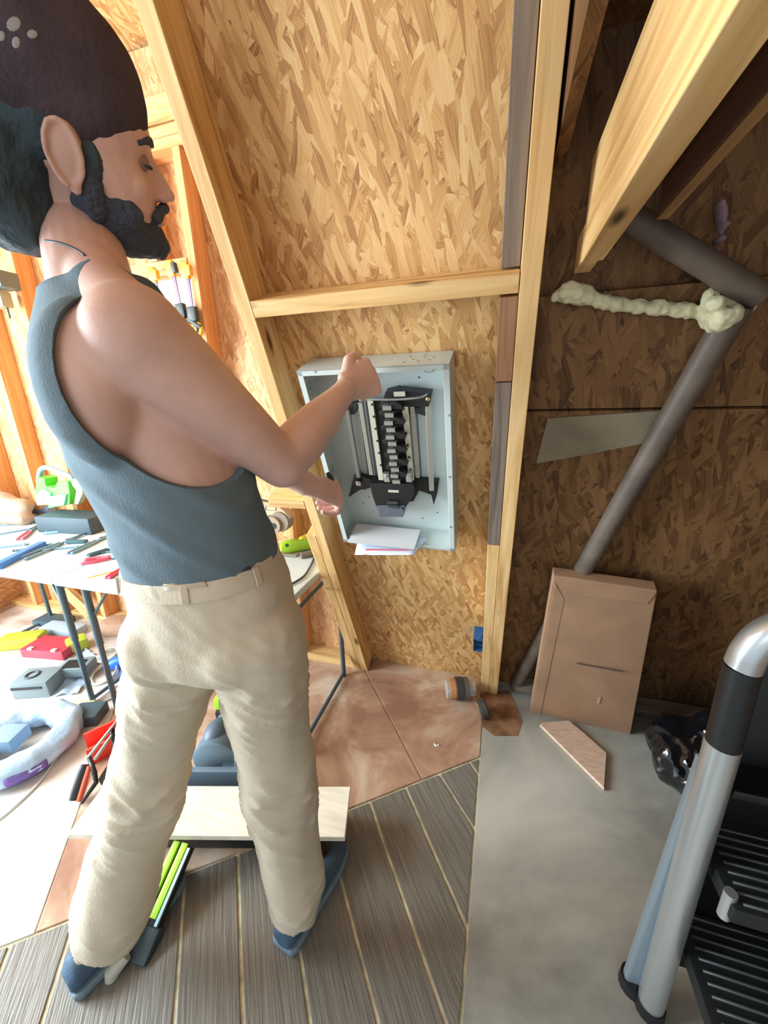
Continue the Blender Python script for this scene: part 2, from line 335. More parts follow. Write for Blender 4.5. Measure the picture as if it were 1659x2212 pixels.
# foam bead along the top joint
rnd = random.Random(4); foam = MB()
fpts = cr([(1203,640),(1235,632),(1262,640),(1300,652),(1350,660),(1400,664),(1450,668),(1500,674),(1535,680),(1560,676),(1600,662)],5)
for i,p in enumerate(fpts):
    r = .010 + .006*rnd.random() + (.010 if i>40 else 0) + (.006 if 3<i<11 else 0)
    u_,w_ = SL(p[0],p[1],-.075); foam.ell(SP(u_,w_,-.078), (r*1.3, r*.9, r), rz(rnd.random()), 10)
for (px,py,r) in ((1560,690,.024),(1545,655,.016),(1580,680,.02),(1565,568,.009),(1240,625,.014),(1570,600,.008)):
    d_ = -.035 if px > 1540 and py > 600 else -.075
    u_,w_ = SL(px,py,d_); foam.ell(SP(u_,w_,d_), (r,r*1.1,r*.9), None, 12)
    if d_ > -.05: foam.ell(SP(u_,w_,d_-.03), (r*.9,r*.9,r*1.5), None, 12)
def remesh(o, vox, smooth=4, fac=.5, disp=None):
    m1 = o.modifiers.new('r','REMESH'); m1.mode = 'VOXEL'; m1.voxel_size = vox; m1.use_smooth_shade = True
    if smooth: m2 = o.modifiers.new('s','SMOOTH'); m2.iterations = smooth; m2.factor = fac
    bpy.context.view_layer.update()
    dg = bpy.context.evaluated_depsgraph_get(); me = bpy.data.meshes.new_from_object(o.evaluated_get(dg)); o.modifiers.clear()
    old = o.data; mt = old.materials[0]; o.data = me; me.name = old.name; bpy.data.meshes.remove(old)
    if not me.materials: me.materials.append(mt)
    me.shade_smooth(); return o
def wobble(o, amp, sc_, dirs=None, f=None):
    n = len(o.data.vertices); co = np.empty(n*3); o.data.vertices.foreach_get('co', co); nr = np.empty(n*3); o.data.vertices.foreach_get('normal', nr)
    co = co.reshape(-1,3); nr = nr.reshape(-1,3); s3 = np.array(sc_ if hasattr(sc_,'__len__') else (sc_,)*3)
    k = np.array([noise.noise(Vector(c*s3)) for c in co]); a = amp if f is None else amp*f(co)
    co += nr*(k*a)[:,None]; o.data.vertices.foreach_set('co', co.ravel()); o.data.update()
fo = foam.settle('foam_bead', mat('foam', (214,208,170), .8, bump=.3, bscale=60), label='lumpy cream foam bead squeezed along the top edge of the dark wall board', cat='foam')
remesh(fo, .004, 3); wobble(fo, .004, 90)
# hub end of the strut overhead
s2, s3 = SP(*SL(1335,455,-.062),-.062), SP(*SL(1640,640,-.062), -.062)
MB().tube([s2, s3], [.022,.024], 16).build('strut', STR, wall, local=False, smooth=40)
# pink insulation wisps
ins = MB()
for (px,py,r) in ((1558,440,.008),(1560,455,.009),(1560,470,.009),(1563,490,.010),(1556,520,.010),(1545,545,.008)):
    ins.ell(SP(*SL(px,py,-.08),-.085), (r,r*2.2,r*.6), None, 8)
remesh(ins.settle('insulation_wisp', mat('pink_insulation', (150,120,128), .9), label='thin pinkish insulation wisp hanging above the foam at the dark corner', cat='insulation'), .004, 2)

# ------------------------------------------------------------------ low ceiling right of the main bay, with joists
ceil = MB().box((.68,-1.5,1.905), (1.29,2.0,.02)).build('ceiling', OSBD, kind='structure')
lumber('joist', (.104,-2.4,1.657), (.104,-.685,1.657), .036, .155, (1,0,0), PINE, ceil)
lumber('joist', (.100,-.686,1.611), (.100,-.610,1.611), .030, .060, (1,0,0), PINE, ceil)
lumber('joist', (.335,-2.4,1.835), (.335,-.80,1.835), .038, .12, (1,0,0), wood('dark_joist',[(96,70,58),(116,88,74),(134,104,88)],knots=False), ceil)
lumber('joist', (.335,-2.4,1.765), (.335,-.76,1.765), .038, .018, (1,0,0), wood('brown_joist',[(140,104,64),(160,122,80),(176,140,94)]), ceil)
lumber('joist', (.192,-2.4,1.69), (.192,-.735,1.69), .016, .14, (1,0,0), MATS['dark_joist'], ceil)
lumber('joist_edge_strip', (.192,-2.4,1.617), (.192,-.735,1.617), .016, .004, (1,0,0), MATS['brown_joist'], ceil)
lumber('joist', (.80,-2.4,1.835), (.80,-.80,1.835), .04, .13, (1,0,0), PINE, ceil)
MB().box((1.31,-1.3,.95), (.03,2.9,1.9)).build('wall_right_unseen', OSBD, kind='structure')  # unseen wall, added to darken the right side
MB().box((-.1,-1.8,2.86), (1.0,2.2,.02)).build('ceiling_high', OSBM, kind='structure')
MB().box((.035,-1.75,2.3), (.02,2.3,1.1)).build('wall_upper_right', OSBD, kind='structure')

# ------------------------------------------------------------------ alcove on the left: upright wall, studs, window
alc = MB()
WX0, WX1, WZ0, WZ1 = -1.80, -1.39, 1.22, 1.90
for (x0,x1,z0,z1) in ((-3.4,WX0,0,2.72),(WX1,-.66,0,2.72),(WX0,WX1,0,WZ0),(WX0,WX1,WZ1,2.72)):
    alc.box(((x0+x1)/2,.103,(z0+z1)/2), (x1-x0,.012,z1-z0))
wl = alc.build('wall_left', OSBW, kind='structure')
# the board pattern needs x/z: lay the mesh flat in its own space
wl.data.transform(Matrix.Rotation(math.radians(-90),4,'X')); wl.rotation_euler.x = math.radians(90)
bpy.context.view_layer.update()
for x in (-1.345,-1.86,-2.15,-2.42,-2.74,-3.05,-1.0): 
    lumber('stud', (x,.052,.04), (x,.052,2.33), .038, .087, (1,0,0), PINEO, wl)
for (za,zb) in ((.04,1.18),(1.95,2.33)): lumber('cripple_stud', (-1.545,.052,za), (-1.545,.052,zb), .038, .087, (1,0,0), PINEO, wl)
for z in (2.349,2.388): lumber('top_plate', (-3.3,.052,z), (-.68,.052,z), .087, .037, (0,1,0), PINEO, wl)
lumber('header', (-3.3,.045,2.47), (-.68,.045,2.47), .038, .09, (0,1,0), PINE, wl)
lumber('bottom_plate', (-3.3,.052,.02), (-.70,.052,.02), .087, .038, (0,1,0), PINE, wl)
for (x0,x1,z) in ((-1.84,-1.37,1.93),(-1.84,-1.37,1.20)): lumber('window_header', (x0,.052,z), (x1,.052,z), .086, .036, (0,1,0), PINEO, wl)
lumber('brace', (-3.3,.0,.75), (-2.5,-.01,.06), .086, .03, (0,0,1), PINE, wl)
MB().box((-1.9,-1.25,2.74), (2.9,2.8,.02)).build('ceiling_left', OSBM, kind='structure')
we = MB()
for (y0,y1,z0,z1) in ((-.75,.12,0,.9),(-.75,.12,1.9,2.74),(-.25,.12,.9,1.9),(-.75,-.70,.9,1.9)): we.box((-3.33,(y0+y1)/2,(z0+z1)/2), (.012,y1-y0,z1-z0))
w4 = we.build('wall_end', OSBW, kind='structure')
w4.data.transform(Matrix.Rotation(math.radians(-90),4,'Y')); w4.rotation_euler.y = math.radians(90); bpy.context.view_layer.update()
for y in (-.18,-.72): lumber('stud', (-3.28,y,.04), (-3.28,y,2.7), .038, .087, (0,1,0), PINEO, w4)
PANE = mat('bright_pane', (214,240,250), .2, emit=1.15)
def window(name, c, wdt, hgt, rot):
    e_ = empty(name, c, rot=rot); e_['kind'] = 'structure'
    f = MB(); t = .022
    for s_ in (-1,1): f.box((s_*(wdt/2-t/2),0,0), (t,.03,hgt)); f.box((0,0,s_*(hgt/2-t/2)), (wdt-2*t,.03,t))
    f.box((0,-.003,0), (wdt-2*t,.022,.02)); f.build('window_frame', WHITE, e_)
    for s_ in (-1,1): MB().box((0,.01,s_*(hgt/4-.004)), (wdt-2*t,.004,hgt/2-t*1.2)).build('pane', PANE, e_)
    return e_
window('window_1', (-1.595,.10,1.56), .405, .675, Matrix.Identity(3))
window('window_2', (-3.33,-.475,1.4), .44, .99, rz(math.radians(90)))
# ------------------------------------------------------------------ electrical panel in the stud bay (local axes: x right, y up the slope, z into the room)
U0,U1,W0,W1,DB,DF = -.548,-.158,.945,1.553,-.086,.006
BC = Vector(((U0+U1)/2,(W0+W1)/2,0)); bo = SP(BC.x,BC.y,0)
box = empty('electrical_panel', bo, 'open grey steel breaker panel box mounted in the pine stud bay', 'electrical panel', rot=RS)
bpy.context.view_layer.update()
def B(px,py,d): u_,w_ = SL(px,py,d); return Vector((u_-BC.x,w_-BC.y,d))
hw,hg = (U1-U0)/2,(W1-W0)/2
en = MB(); t = .0025
en.box((0,0,DB+t/2),(2*hw,2*hg,t))
for s_ in (-1,1):
    en.box((s_*(hw-t/2),0,(DB+DF)/2),(t,2*hg,DF-DB)); en.box((0,s_*(hg-t/2),(DB+DF)/2),(2*hw,t,DF-DB))
    en.box((s_*(hw-.008),0,DF-t/2),(.016,2*hg,t)); en.box((0,s_*(hg-.007),DF-t/2),(2*hw,.014,t))
en.build('enclosure', STEEL, box, bev=.0008)
def knock(c, r, rot, n=2):
    k = MB()
    for i in range(n): k.torus(c, r*(1-.32*i), .0011, rot, 26, 6)
    k.cyl(Vector(c)+rot@Vector((0,0,-.0006)), Vector(c)+rot@Vector((0,0,.0012)), r*.3, 16)
    k.build('knockout', mat('knockout_steel',(150,166,170),.35,.5), box, smooth=40)
RY = ry(math.radians(90)); RX = rx(math.radians(90))
for y,r in ((.24,.019),(.185,.015),(-.03,.018),(-.09,.014)): knock((-hw+t, y, -.040), r, RY)
for x,r in ((.13,.021),(-.10,.016)): knock((x, hg-.030, DB+t), r, Matrix.Identity(3))
for x,z in ((.08,-.02),(.10,-.035),(.115,-.022),(.125,-.048),(.142,-.026),(.15,-.045),(.09,-.055),(.125,-.065)):
    k = MB(); k.cyl((x,hg-.001,z),(x,hg+.0012,z),.0035,10); k.build('rivet', ZINC, box)
for px,py in ((905,815),(797,1073),(790,1058),(785,1087),(824,1110),(913,1119),(945,1107)):
    p = B(px,py,DB+t); k = MB(); k.cyl(p,p+Vector((0,0,.001)),.0022,8); k.build('mounting_hole', BLACKP, box)
for px,py in ((970,897),(971,1030),(973,1138),(680,803),(936,800)):
    p = B(px,py,DF); k = MB(); k.cyl(p,p+Vector((0,0,.0014)),.003,10); k.build('rivet', ZINC, box)
# moulded black carrier: head, foot and side arms
hd = MB()
hd.prism([B(*p,-.068) for p in ((826,870),(838,838),(862,832),(880,834),(936,840),(930,868))], (0,0,.03)); hd.build('carrier_head', BLACKP, box, bev=.001)
k = MB(); k.box(B(863,851,-.034),(.030,.012,.004)); k.build('label_tab', CREAM, box)
ft = MB(); ft.prism([B(*p,-.070) for p in ((806,1028),(898,1028),(902,1040),(897,1058),(882,1078),(820,1078),(813,1058))], (0,0,.042)); ft.build('carrier_foot', BLACKP, box, bev=.001)
k = MB(); k.box(B(850,1061,-.0275),(.034,.009,.002)); k.build('rating_label', CREAM, box)
arm = MB(); arm.prism([B(*p,-.072) for p in ((890,1028),(950,1032),(946,1060),(939,1082),(934,1060),(908,1051),(896,1074),(880,1076))], (0,0,.022)); arm.build('carrier_arm', BLACKP, box, bev=.001)
arm = MB(); arm.prism([B(*p,-.072) for p in ((770,1018),(816,1030),(820,1052),(806,1044),(796,1048),(782,1050),(757,1066),(764,1040))], (0,0,.022)); arm.build('carrier_arm', BLACKP, box, bev=.001)
arm = MB(); arm.prism([B(*p,-.076) for p in ((752,866),(778,862),(772,888),(760,890))], (0,0,.02)); arm.build('carrier_arm', DARKP, box, bev=.001)
arm = MB(); arm.prism([B(*p,-.074) for p in ((880,880),(925,870),(921,893),(902,886),(884,890))], (0,0,.018)); arm.build('carrier_arm', DARKP, box, bev=.001)
def rail(name, p0, p1, wd, d, m, th=.006):
    a, b = B(*p0,d), B(*p1,d); x = (a-b).normalized(); c = (a+b)/2
    k = MB(); k.box((0,0,0), ((a-b).length, wd, th)); o = k.build(name, m, box, bev=.0008)
    o.matrix_local = Matrix.Translation(c) @ frame(x, z=(0,0,1)).to_4x4(); return o, a, b
MTL = mat('dull_zinc', (158,164,162), .42, .6)
# raised channels behind the bars
for p0,p1,wd in (((783,866),(805,1025),.020),((770,880),(790,1030),.018),((910,870),(920,1040),.024),((882,866),(894,1030),.016)): rail('channel', p0, p1, wd, -.078, STEEL, .008)
# bus base and cream rails
MB().prism([B(*p,-.060) for p in ((796,862),(878,862),(893,1036),(820,1036))], (0,0,.012)).build('bus_base', BLACKP, box)
for p0,p1 in (((800,864),(824,1036)),((874,864),(889,1036))): rail('bus_rail', p0, p1, .016, -.042, CREAM, .008)
for i in range(6):
    for p0,p1,off in (((804,874),(824,1014),0),((870,874),(887,1014),.35)):
        tt = min(1,(i+off)/5.35); p = B(p0[0]+(p1[0]-p0[0])*tt, p0[1]+(p1[1]-p0[1])*tt, -.0375); k = MB(); k.box(p,(.006,.006,.0012)); k.build('rail_slot', BLACKP, box)
fa, fb = B(846,868,-.044), B(862,1030,-.044)
for i in range(6):
    q = i/5.6; c = fa.lerp(fb, q)
    k = MB(); k.prism([c+Vector(v) for v in ((-.004,.008,0),(.016,.012,0),(.031,.004,0),(.036,-.010,0),(-.004,-.008,0))], (0,0,.026)); k.build('breaker_divider', BLACKP, box, bev=.001)
    c2 = fa.lerp(fb, q+.085)
    k = MB(); k.prism([c2+Vector(v) for v in ((.004,.009,0),(-.020,.010,0),(-.031,.002,0),(-.029,-.008,0),(.004,-.007,0))], (0,0,.024)); k.build('breaker_divider', BLACKP, box, bev=.001)
    for j,(cc,dx) in enumerate(((c,-.006),(c2,-.002))):
        k = MB(); k.box(cc+Vector((dx,-.004,.030)),(.024,.011,.002)); k.box(cc+Vector((dx,.001,.022)),(.024,.002,.016)); k.build('bus_stab', ZINC, box)
for px in (836,880):
    p = B(px if px<850 else 884,1030,-.026); k = MB(); k.box(p,(.018,.030,.014)); k.cyl(p+Vector((0,.006,.007)),p+Vector((0,.006,.012)),.006,12); k.build('lug', ZINC, box, bev=.001)
mb_ = MB(); mb_.prism([B(*p,-.06) for p in ((820,1078),(880,1078),(876,1102),(826,1102))], (0,0,.036)); mb_.build('main_breaker', mat('breaker_grey',(92,98,108),.5), box, bev=.0015)
for dx in (-.010,.010):
    k = MB(); k.box(B(849,1090,-.022)+Vector((0,dx*.8,0)),(.036,.010,.006)); k.build('breaker_handle', DARKP, box, bev=.001)
for yy in (1083,1098):
    k = MB(); p = B(871,yy,-.022); k.cyl(p,p+Vector((0,0,.003)),.004,12); k.build('terminal_screw', BLACKP, box)
# neutral and ground bars with their screws
for p0,p1,wd,ns,m,d in (((750,884),(775,1030),.013,20,MTL,-.050),((779,868),(803,1024),.012,14,ZINC,-.052),((890,866),(903,1030),.012,12,ZINC,-.052),((925,868),(933,1058),.014,20,ZINC,-.046)):
    o,a,b = rail('terminal_bar', p0, p1, wd, d, m, .012)
    for k_ in range(ns):
        p = a.lerp(b,(k_+.8)/(ns+1.2)); s_ = MB(); s_.cyl((0,0,0),(0,0,.002),.0026,8)
        so = s_.build('terminal_screw', DARKP, o); so.location = o.matrix_local.inverted() @ (p+Vector((0,0,.006)))
k = MB(); p = B(774,1044,-.040); k.box(p,(.016,.016,.004)); k.cyl(p+Vector((0,0,.002)),p+Vector((0,0,.005)),.004,12); k.build('bracket', ZINC, box)
k = MB(); p = B(924,862,-.036); k.ell(p,(.006,.006,.005),None,12); k.build('brass_screw', mat('brass',(206,170,96),.3,.9), box, smooth=True)
# curved ground strap across the top
pts = cr([B(745,861,-.012), B(800,863,-.004), B(860,863,-.004), B(905,859,-.010), B(922,852,-.030)],6)
MB().tube(pts, [(.004,.0025)]*len(pts), 10).build('ground_strap', MTL, box, smooth=True)
# papers lying on the lower flange
bk = MB(); q = [B(*p) for p in ((771,1132,-.062),(908,1146,-.062),(895,1188,.036),(752,1172,.030))]; bk.prism(q, (0,.004,.001))
for v in bk.b.verts: v.co = box.matrix_world @ v.co
bk.settle('booklet', mat('booklet_paper',(206,206,208),.7), label='white instruction booklet lying on the lower lip of the breaker panel', cat='booklet')
bg_ = MB(); q = [Vector((-.15+.0,-hg+.004,-.05)), Vector((.10,-hg+.004,-.05)), B(893,1197,.050), B(766,1196,.048)]
n_ = 10; grid = [[(q[0].lerp(q[1],i/n_)).lerp(q[3].lerp(q[2],i/n_),j/5)+Vector((0,random.Random(i*9+j).uniform(-.0015,.002)-(.004 if j==5 else 0),0)) for i in range(n_+1)] for j in range(6)]
top = [[bg_.b.verts.new(box.matrix_world@p) for p in r] for r in grid]; bot = [[bg_.b.verts.new(box.matrix_world@(p-Vector((0,.0025,0)))) for p in r] for r in grid]
for G in (top,bot):
    for a,b in zip(G,G[1:]):
        for i in range(n_): bg_.b.faces.new((a[i],a[i+1],b[i+1],b[i]))
for G in ((top[0],bot[0]),(top[-1],bot[-1]),([r[0] for r in top],[r[0] for r in bot]),([r[-1] for r in top],[r[-1] for r in bot])):
    for i in range(len(G[0])-1): bg_.b.faces.new((G[0][i],G[0][i+1],G[1][i+1],G[1][i]))
pb = bg_.settle('plastic_bag', mat('clear_plastic',(204,214,232),.25,coat=.5), label='flat clear plastic bag with folded leaflet under the booklet in the panel', cat='plastic bag', smooth=True)
lf = MB(); pl = [B(*p) for p in ((790,1186,.046),(886,1188,.048),(884,1191,.049),(790,1190,.048))]; lf.prism([p+Vector((0,.002,0)) for p in pl],(0,.0006,0))
for v in lf.b.verts: v.co = box.matrix_world @ v.co
lo_ = lf.build('printed_strip', mat('red_print',(190,96,110),.6), pb, local=False)
lo_.matrix_parent_inverse = Matrix.Translation(-pb.location)
# blue outlet box on the right stud
c = SP(*SL(1037,1384,-.05),-.056)
ob = empty('outlet_box', c, 'blue plastic outlet box nailed to the side of the right pine stud', 'outlet box', rot=RS)
bpy.context.view_layer.update()
BL = mat('blue_plastic', (44,92,150), .45); k = MB()
for s_ in (-1,1): k.box((s_*.025,0,0),(.0025,.092,.062)); k.box((0,s_*.045,0),(.05,.0025,.062))
k.box((0,0,-.0295),(.05,.09,.0025)); k.box((0,-.018,-.005),(.046,.003,.05)); k.build('housing', BL, ob, bev=.0006)
for s_ in (-1,1): k = MB(); k.box((.0,s_*.050,.02),(.010,.010,.018)); k.build('screw_tab', BL, ob, bev=.001)
k = MB(); k.box((0,.014,-.012),(.036,.052,.030)); k.build('inner_divider', mat('light_blue_plastic',(92,150,200),.5), ob, bev=.002)
# ------------------------------------------------------------------ carton, offcut, rolls
p0,p1 = fl(1145,1538), fl(1362,1587); up_ = (SP(*SL(1195,1243,.004),.004)+SP(*SL(1420,1275,.004),.004))/2 - (p0+p1)/2
xw = (p1-p0).normalized(); cc = (p0+p1)/2; zz = xw.cross(up_).normalized(); zz = zz if zz.y<0 else -zz
cw, ch = (p1-p0).length, up_.length; yy = zz.cross(xw); 
ct = empty('cardboard_carton', cc, 'brown flat cardboard carton leaning on the dark board wall right of the studs', 'carton', rot=Matrix((xw,yy,zz)).transposed())
bpy.context.view_layer.update()
CARD = mat('cardboard', (158,122,94), .75, var=.05, scale=6)
Mi = ct.matrix_world.inverted(); C4 = [Mi @ p for p in (p0, p1, SP(*SL(1420,1275,-.010),-.010), SP(*SL(1195,1243,-.010),-.010))]
for c_ in C4: c_.z = max(-.02,min(.02,c_.z))
k = MB(); k.prism([c_ - Vector((0,0,.042)) for c_ in C4], (0,0,.042)); k.build('body', CARD, ct, bev=.003)
q = lambda s_,t_: (C4[0].lerp(C4[1],s_)).lerp(C4[3].lerp(C4[2],s_),t_)
k = MB(); k.prism([q(.015,.01),q(.11,.012),q(.15,.88),q(.03,.965)],(0,0,.0025)); k.build('flap', CARD, ct, bev=.0008)
k = MB(); k.prism([q(.03,.97),q(.17,.91),q(.93,.93),q(.985,.985)],(0,0,.0025)); k.build('flap', CARD, ct, bev=.0008)
k = MB(); k.box((.045,.20,.0004),(.008,.045,.0012)); k.build('tape_patch', mat('pale_tape',(184,160,132),.4), ct)
k = MB(); rp_ = random.Random(3); xx_ = -.075
while xx_ < .075:
    w_ = rp_.uniform(.004,.008); k.box((xx_+w_/2+.012, ch*.49+rp_.uniform(-.0006,.0006), .0006), (w_, .0075, .0008)); xx_ += w_+.0006
k.build('print_line', mat('faded_ink',(92,74,62),.7), ct, kind='stuff')
# wood offcut on the floor
k = MB(); k.prism([fl(*p,.003) for p in ((1166,1570),(1170,1566),(1228,1562),(1262,1590),(1309,1632),(1304,1708))], (0,0,.014))
k.settle('wood_offcut', mat('pale_pine',(206,176,154),.6,var=.06,scale=8,stretch=(3,12,1)), label='pale pointed wood offcut lying flat on the grey floor below the carton', cat='wood offcut', bev=.001)
# rolls of tape
def roll(name, c, axis, r, wd, cols, label, cat, group=None):
    axis = Vector(axis).normalized(); e_ = empty(name, (c[0],c[1],c[2]), label, cat, group, rot=frame(axis, z=(0,0,1)))
    x = -wd/2
    for nm,m,fr,rr in cols:
        k = MB(); w2 = wd*fr; n = 28
        k.tube([(x,0,0),(x+w2*.04,0,0),(x+w2*.96,0,0),(x+w2,0,0)],[r*rr*.97,r*rr,r*rr,r*rr*.97],n); k.build(nm, m, e_, smooth=40); x += w2
    return e_
RUB = mat('rubber_grey',(62,58,54),.6); ORG = mat('kraft_band',(200,140,92),.5); SIL = mat('foil',(196,196,194),.3,.4)
cA = fl(955,1515); cB = fl(1030,1512)
roll('tape_roll', ((cA.x+cB.x)/2,(cA.y+cB.y)/2+.02,.052), cB-cA, .051, .13, [('band',SIL,.10,.80),('band',ORG,.22,.84),('winding',RUB,.26,1),('winding',mat('rubber_mid',(98,94,92),.5),.20,.95),('band',SIL,.22,.72)], 'standing roll of dark tape with foil and kraft bands beside the pine stud', 'tape roll')
cC = fl(1040,1560); 
e_ = empty('putty_disc', (cC.x+.004,cC.y+.03,.045), 'dark round disc with a white label lying tilted in front of the tape roll', 'disc', rot=frame((1,.35,.35), z=(0,-.4,1)) )
k = MB(); k.tube([(-.018,0,0),(-.014,0,0),(.014,0,0),(.018,0,0)],[.036,.041,.041,.036],28); k.build('body', RUB, e_, smooth=40)
k = MB(); k.prism([(-.0187,.022,.018),(-.0187,-.006,.030),(-.0187,-.010,.010),(-.0187,.018,-.004)],(-.001,0,0)); k.build('label_patch', WHITE, e_)
k = MB(); p = fl(942,1612); 
for dx,dy,r in ((0,0,.006),(.008,.003,.005),(-.007,.004,.004)): k.ell((p.x+dx,p.y+dy,.004),(r,r*.8,.004),None,8)
k.settle('foam_crumb', mat('white_foam',(226,226,214),.8), label='small white foam crumb on the tan floor sheet', cat='crumb', smooth=True)
# crumbs of dirt round the stud foot
# ------------------------------------------------------------------ the person
man = empty('person', fl(400,2080), 'bearded person in dark beanie, slate tank top and khaki trousers working on the panel', 'person')
bpy.context.view_layer.update()
def cam2w(v): return RM @ Vector(v)
def face(deg): a = math.radians(deg); return Vector((math.cos(a), math.sin(a), 0))
def rings(spec, infl=0, seg=28, sq=2.3):
    pts = [dp(*s_[:3]) for s_ in spec]; out = []
    pp = cr([tuple(p)+tuple(s_[3:6]) for p,s_ in zip(pts,spec)], 3)
    for i,q in enumerate(pp):
        p = Vector(q[:3]); t = (Vector(pp[min(i+1,len(pp)-1)][:3])-Vector(pp[max(i-1,0)][:3])).normalized()
        f = face(q[5]); f = (f - f.dot(t)*t).normalized(); r = t.cross(f) if t.cross(f).dot(Vector((f.y,-f.x,0)))>0 else -t.cross(f)
        a, b = q[3]+infl, q[4]+infl; ring = []
        for k in range(seg):
            an = 2*math.pi*k/seg; c, s_ = math.cos(an), math.sin(an)
            ring.append(p + r*a*abs(c)**(2/sq)*(1 if c>=0 else -1) + f*b*abs(s_)**(2/sq)*(1 if s_>=0 else -1))
        out.append(ring)
    return out
TORSO = [(460,1400,.735,.11,.08,100),(460,1350,.72,.134,.100,100),(456,1290,.70,.132,.100,98),(436,1200,.675,.116,.092,92),(400,1100,.655,.117,.092,82),(345,980,.64,.130,.098,74),(300,870,.625,.142,.102,68),(262,780,.61,.152,.100,66),(240,715,.60,.140,.086,65),(222,660,.59,.105,.070,64),(205,615,.58,.062,.058,62)]
_y, _p, _r = math.radians(42.5), math.radians(-2), math.radians(-26)
f0 = Vector((math.cos(_y)*math.cos(_p), math.sin(_y)*math.cos(_p), math.sin(_p))); r0_ = Vector((math.sin(_y), -math.cos(_y), 0)); u0_ = r0_.cross(f0)
r0_ = r0_*math.cos(_r) + u0_*math.sin(_r); u0_ = r0_.cross(f0)
HC = Vector((-.652,-1.032,1.711))
HM = Matrix((f0, r0_, u0_)).transposed()       # head frame: forward, right, up
def Hd(f,r,u): return HC + HM @ Vector((f,r,u))
def He(mb, c, r, rot=None, seg=20): return mb.ell(Hd(*c), r, HM if rot is None else HM @ rot, seg)
neckb = dp(200,610,.575)
Sj, Ej, Wj = dp(296,730,.495), dp(607,1003,.665), dp(748,842,.82)
rt = Vector((math.sin(math.radians(65)), -math.cos(math.radians(65)), 0))
Sl = Sj - rt*.30
El, Wl = dp(530,960,.80), dp(668,1050,.855)
bd = MB()
bd.loft(rings(TORSO))
# neck, trapezius, shoulders
bd.tube([neckb-Vector((0,0,.04)), neckb, Hd(-.02,0,-.10), Hd(-.015,0,-.02)], [.062,.056,.053,.05], 20)
for S_ in (Sj, Sl):
    bd.tube([Hd(-.03,0,-.11), neckb.lerp(S_,.35)+Vector((0,0,.012)), S_+Vector((0,0,.012))], [.034,.042,.050], 16)
    bd.ell(S_, (.064,.064,.066))
    bd.ell(S_.lerp(neckb,.35)-Vector((0,0,.03)), (.055,.055,.055))
chest_f = face(66)
bd.ell(Sj - rt*.05 - chest_f*.045 - Vector((0,0,.06)), (.06,.055,.10), frame(rt, z=(0,0,1)))     # shoulder blade
bd.ell(Sj - rt*.05 + chest_f*.04 - Vector((0,0,.07)), (.06,.045,.07), frame(rt, z=(0,0,1)))      # chest
# arms
def arm_(mb, S_, E_, W_, q=1):
    d1, d2 = (E_-S_), (W_-E_)
    mb.tube([S_, S_+d1*.2, S_+d1*.5, S_+d1*.8, E_], [.062*q,.061*q,.053*q,.046*q,.041*q], 20)
    mb.ell(E_, (.041*q,)*3); mb.ell(E_-(d1.normalized()-d2.normalized()*.2)*-.004, (.040*q,)*3)
    mb.tube([E_, E_+d2*.25, E_+d2*.55, E_+d2*.85, W_], [.041*q,.045*q,.039*q,(.030*q,.027*q),(.029*q,.024*q)], 20)
arm_(bd, Sj, Ej, Wj); arm_(bd, Sl, El, Wl, .95)
def chain(mb, pts, rs, seg=12):
    mb.tube(pts, rs, seg)
    for p,r in zip(pts,rs): mb.ell(p, (r,)*3, None, 10)
def hand(mb, W_, d, n, th, curl, spread=.0, thumb=(.035,.03,.0), s=1.0):
    """wrist, direction to the knuckles, palm normal (towards the palm), thumb side, curl per joint in degrees"""
    d = d.normalized(); n = (n-n.dot(d)*d).normalized(); th_ = d.cross(n); th_ = th_ if th_.dot(th)>0 else -th_
    mb.loft([[W_ + d*x*s + th_*wd*s*math.cos(a)*1.0 + n*tk*s*math.sin(a) + n*off*s for a in [2*math.pi*k/16 for k in range(16)]] for x,wd,tk,off in ((-.01,.024,.020,0),(.015,.029,.019,.0),(.045,.037,.017,.002),(.075,.040,.014,.0),(.088,.036,.011,-.001))])
    for i,(o_,ln) in enumerate(((.0325,1.0),(.011,1.08),(-.0105,1.0),(-.0315,.80))):
        p = W_ + d*(.085-.004*abs(i-1))*s + th_*o_*s; a = 0; pts = [p - d*.02*s, p]
        for L_, c_ in zip((.044,.027,.021), curl[i] if hasattr(curl[0],'__len__') else curl):
            a += math.radians(c_); dd = d*math.cos(a) + n*math.sin(a) + th_*spread*(1.5-i)*.1
            p = p + dd.normalized()*L_*ln*s; pts.append(p)
        chain(mb, pts, [.0085*s,.0108*s,.0088*s,.0088*s,.0072*s])
    b_ = W_ + d*.022*s + th_*.022*s + n*.006*s; t1 = b_ + (d*thumb[0]+th_*thumb[1]+n*thumb[2])*s; 
    t2 = t1 + (d*.030+th_*.004+n*.012)*s; t3 = t2 + (d*.018-th_*.004+n*.012)*s
    chain(mb, [b_-d*.01*s, b_, t1, t2, t3], [.014*s,.016*s,.013*s,.0105*s,.0088*s])
dR = dp(838,796,.895)-Wj
hand(bd, Wj, dR, Vector((-1,.25,-.35)), Vector((0,0,1)), (62,78,50), thumb=(.030,.028,.008), s=1.03)
dL = dp(758,1072,.935)-Wl
hand(bd, Wl, dL, Vector((-.5,.45,-.8)), Vector((.3,.7,.6)), ((58,76,40),(60,78,42),(62,80,42),(64,80,42)), thumb=(.034,.016,.012), s=.98)
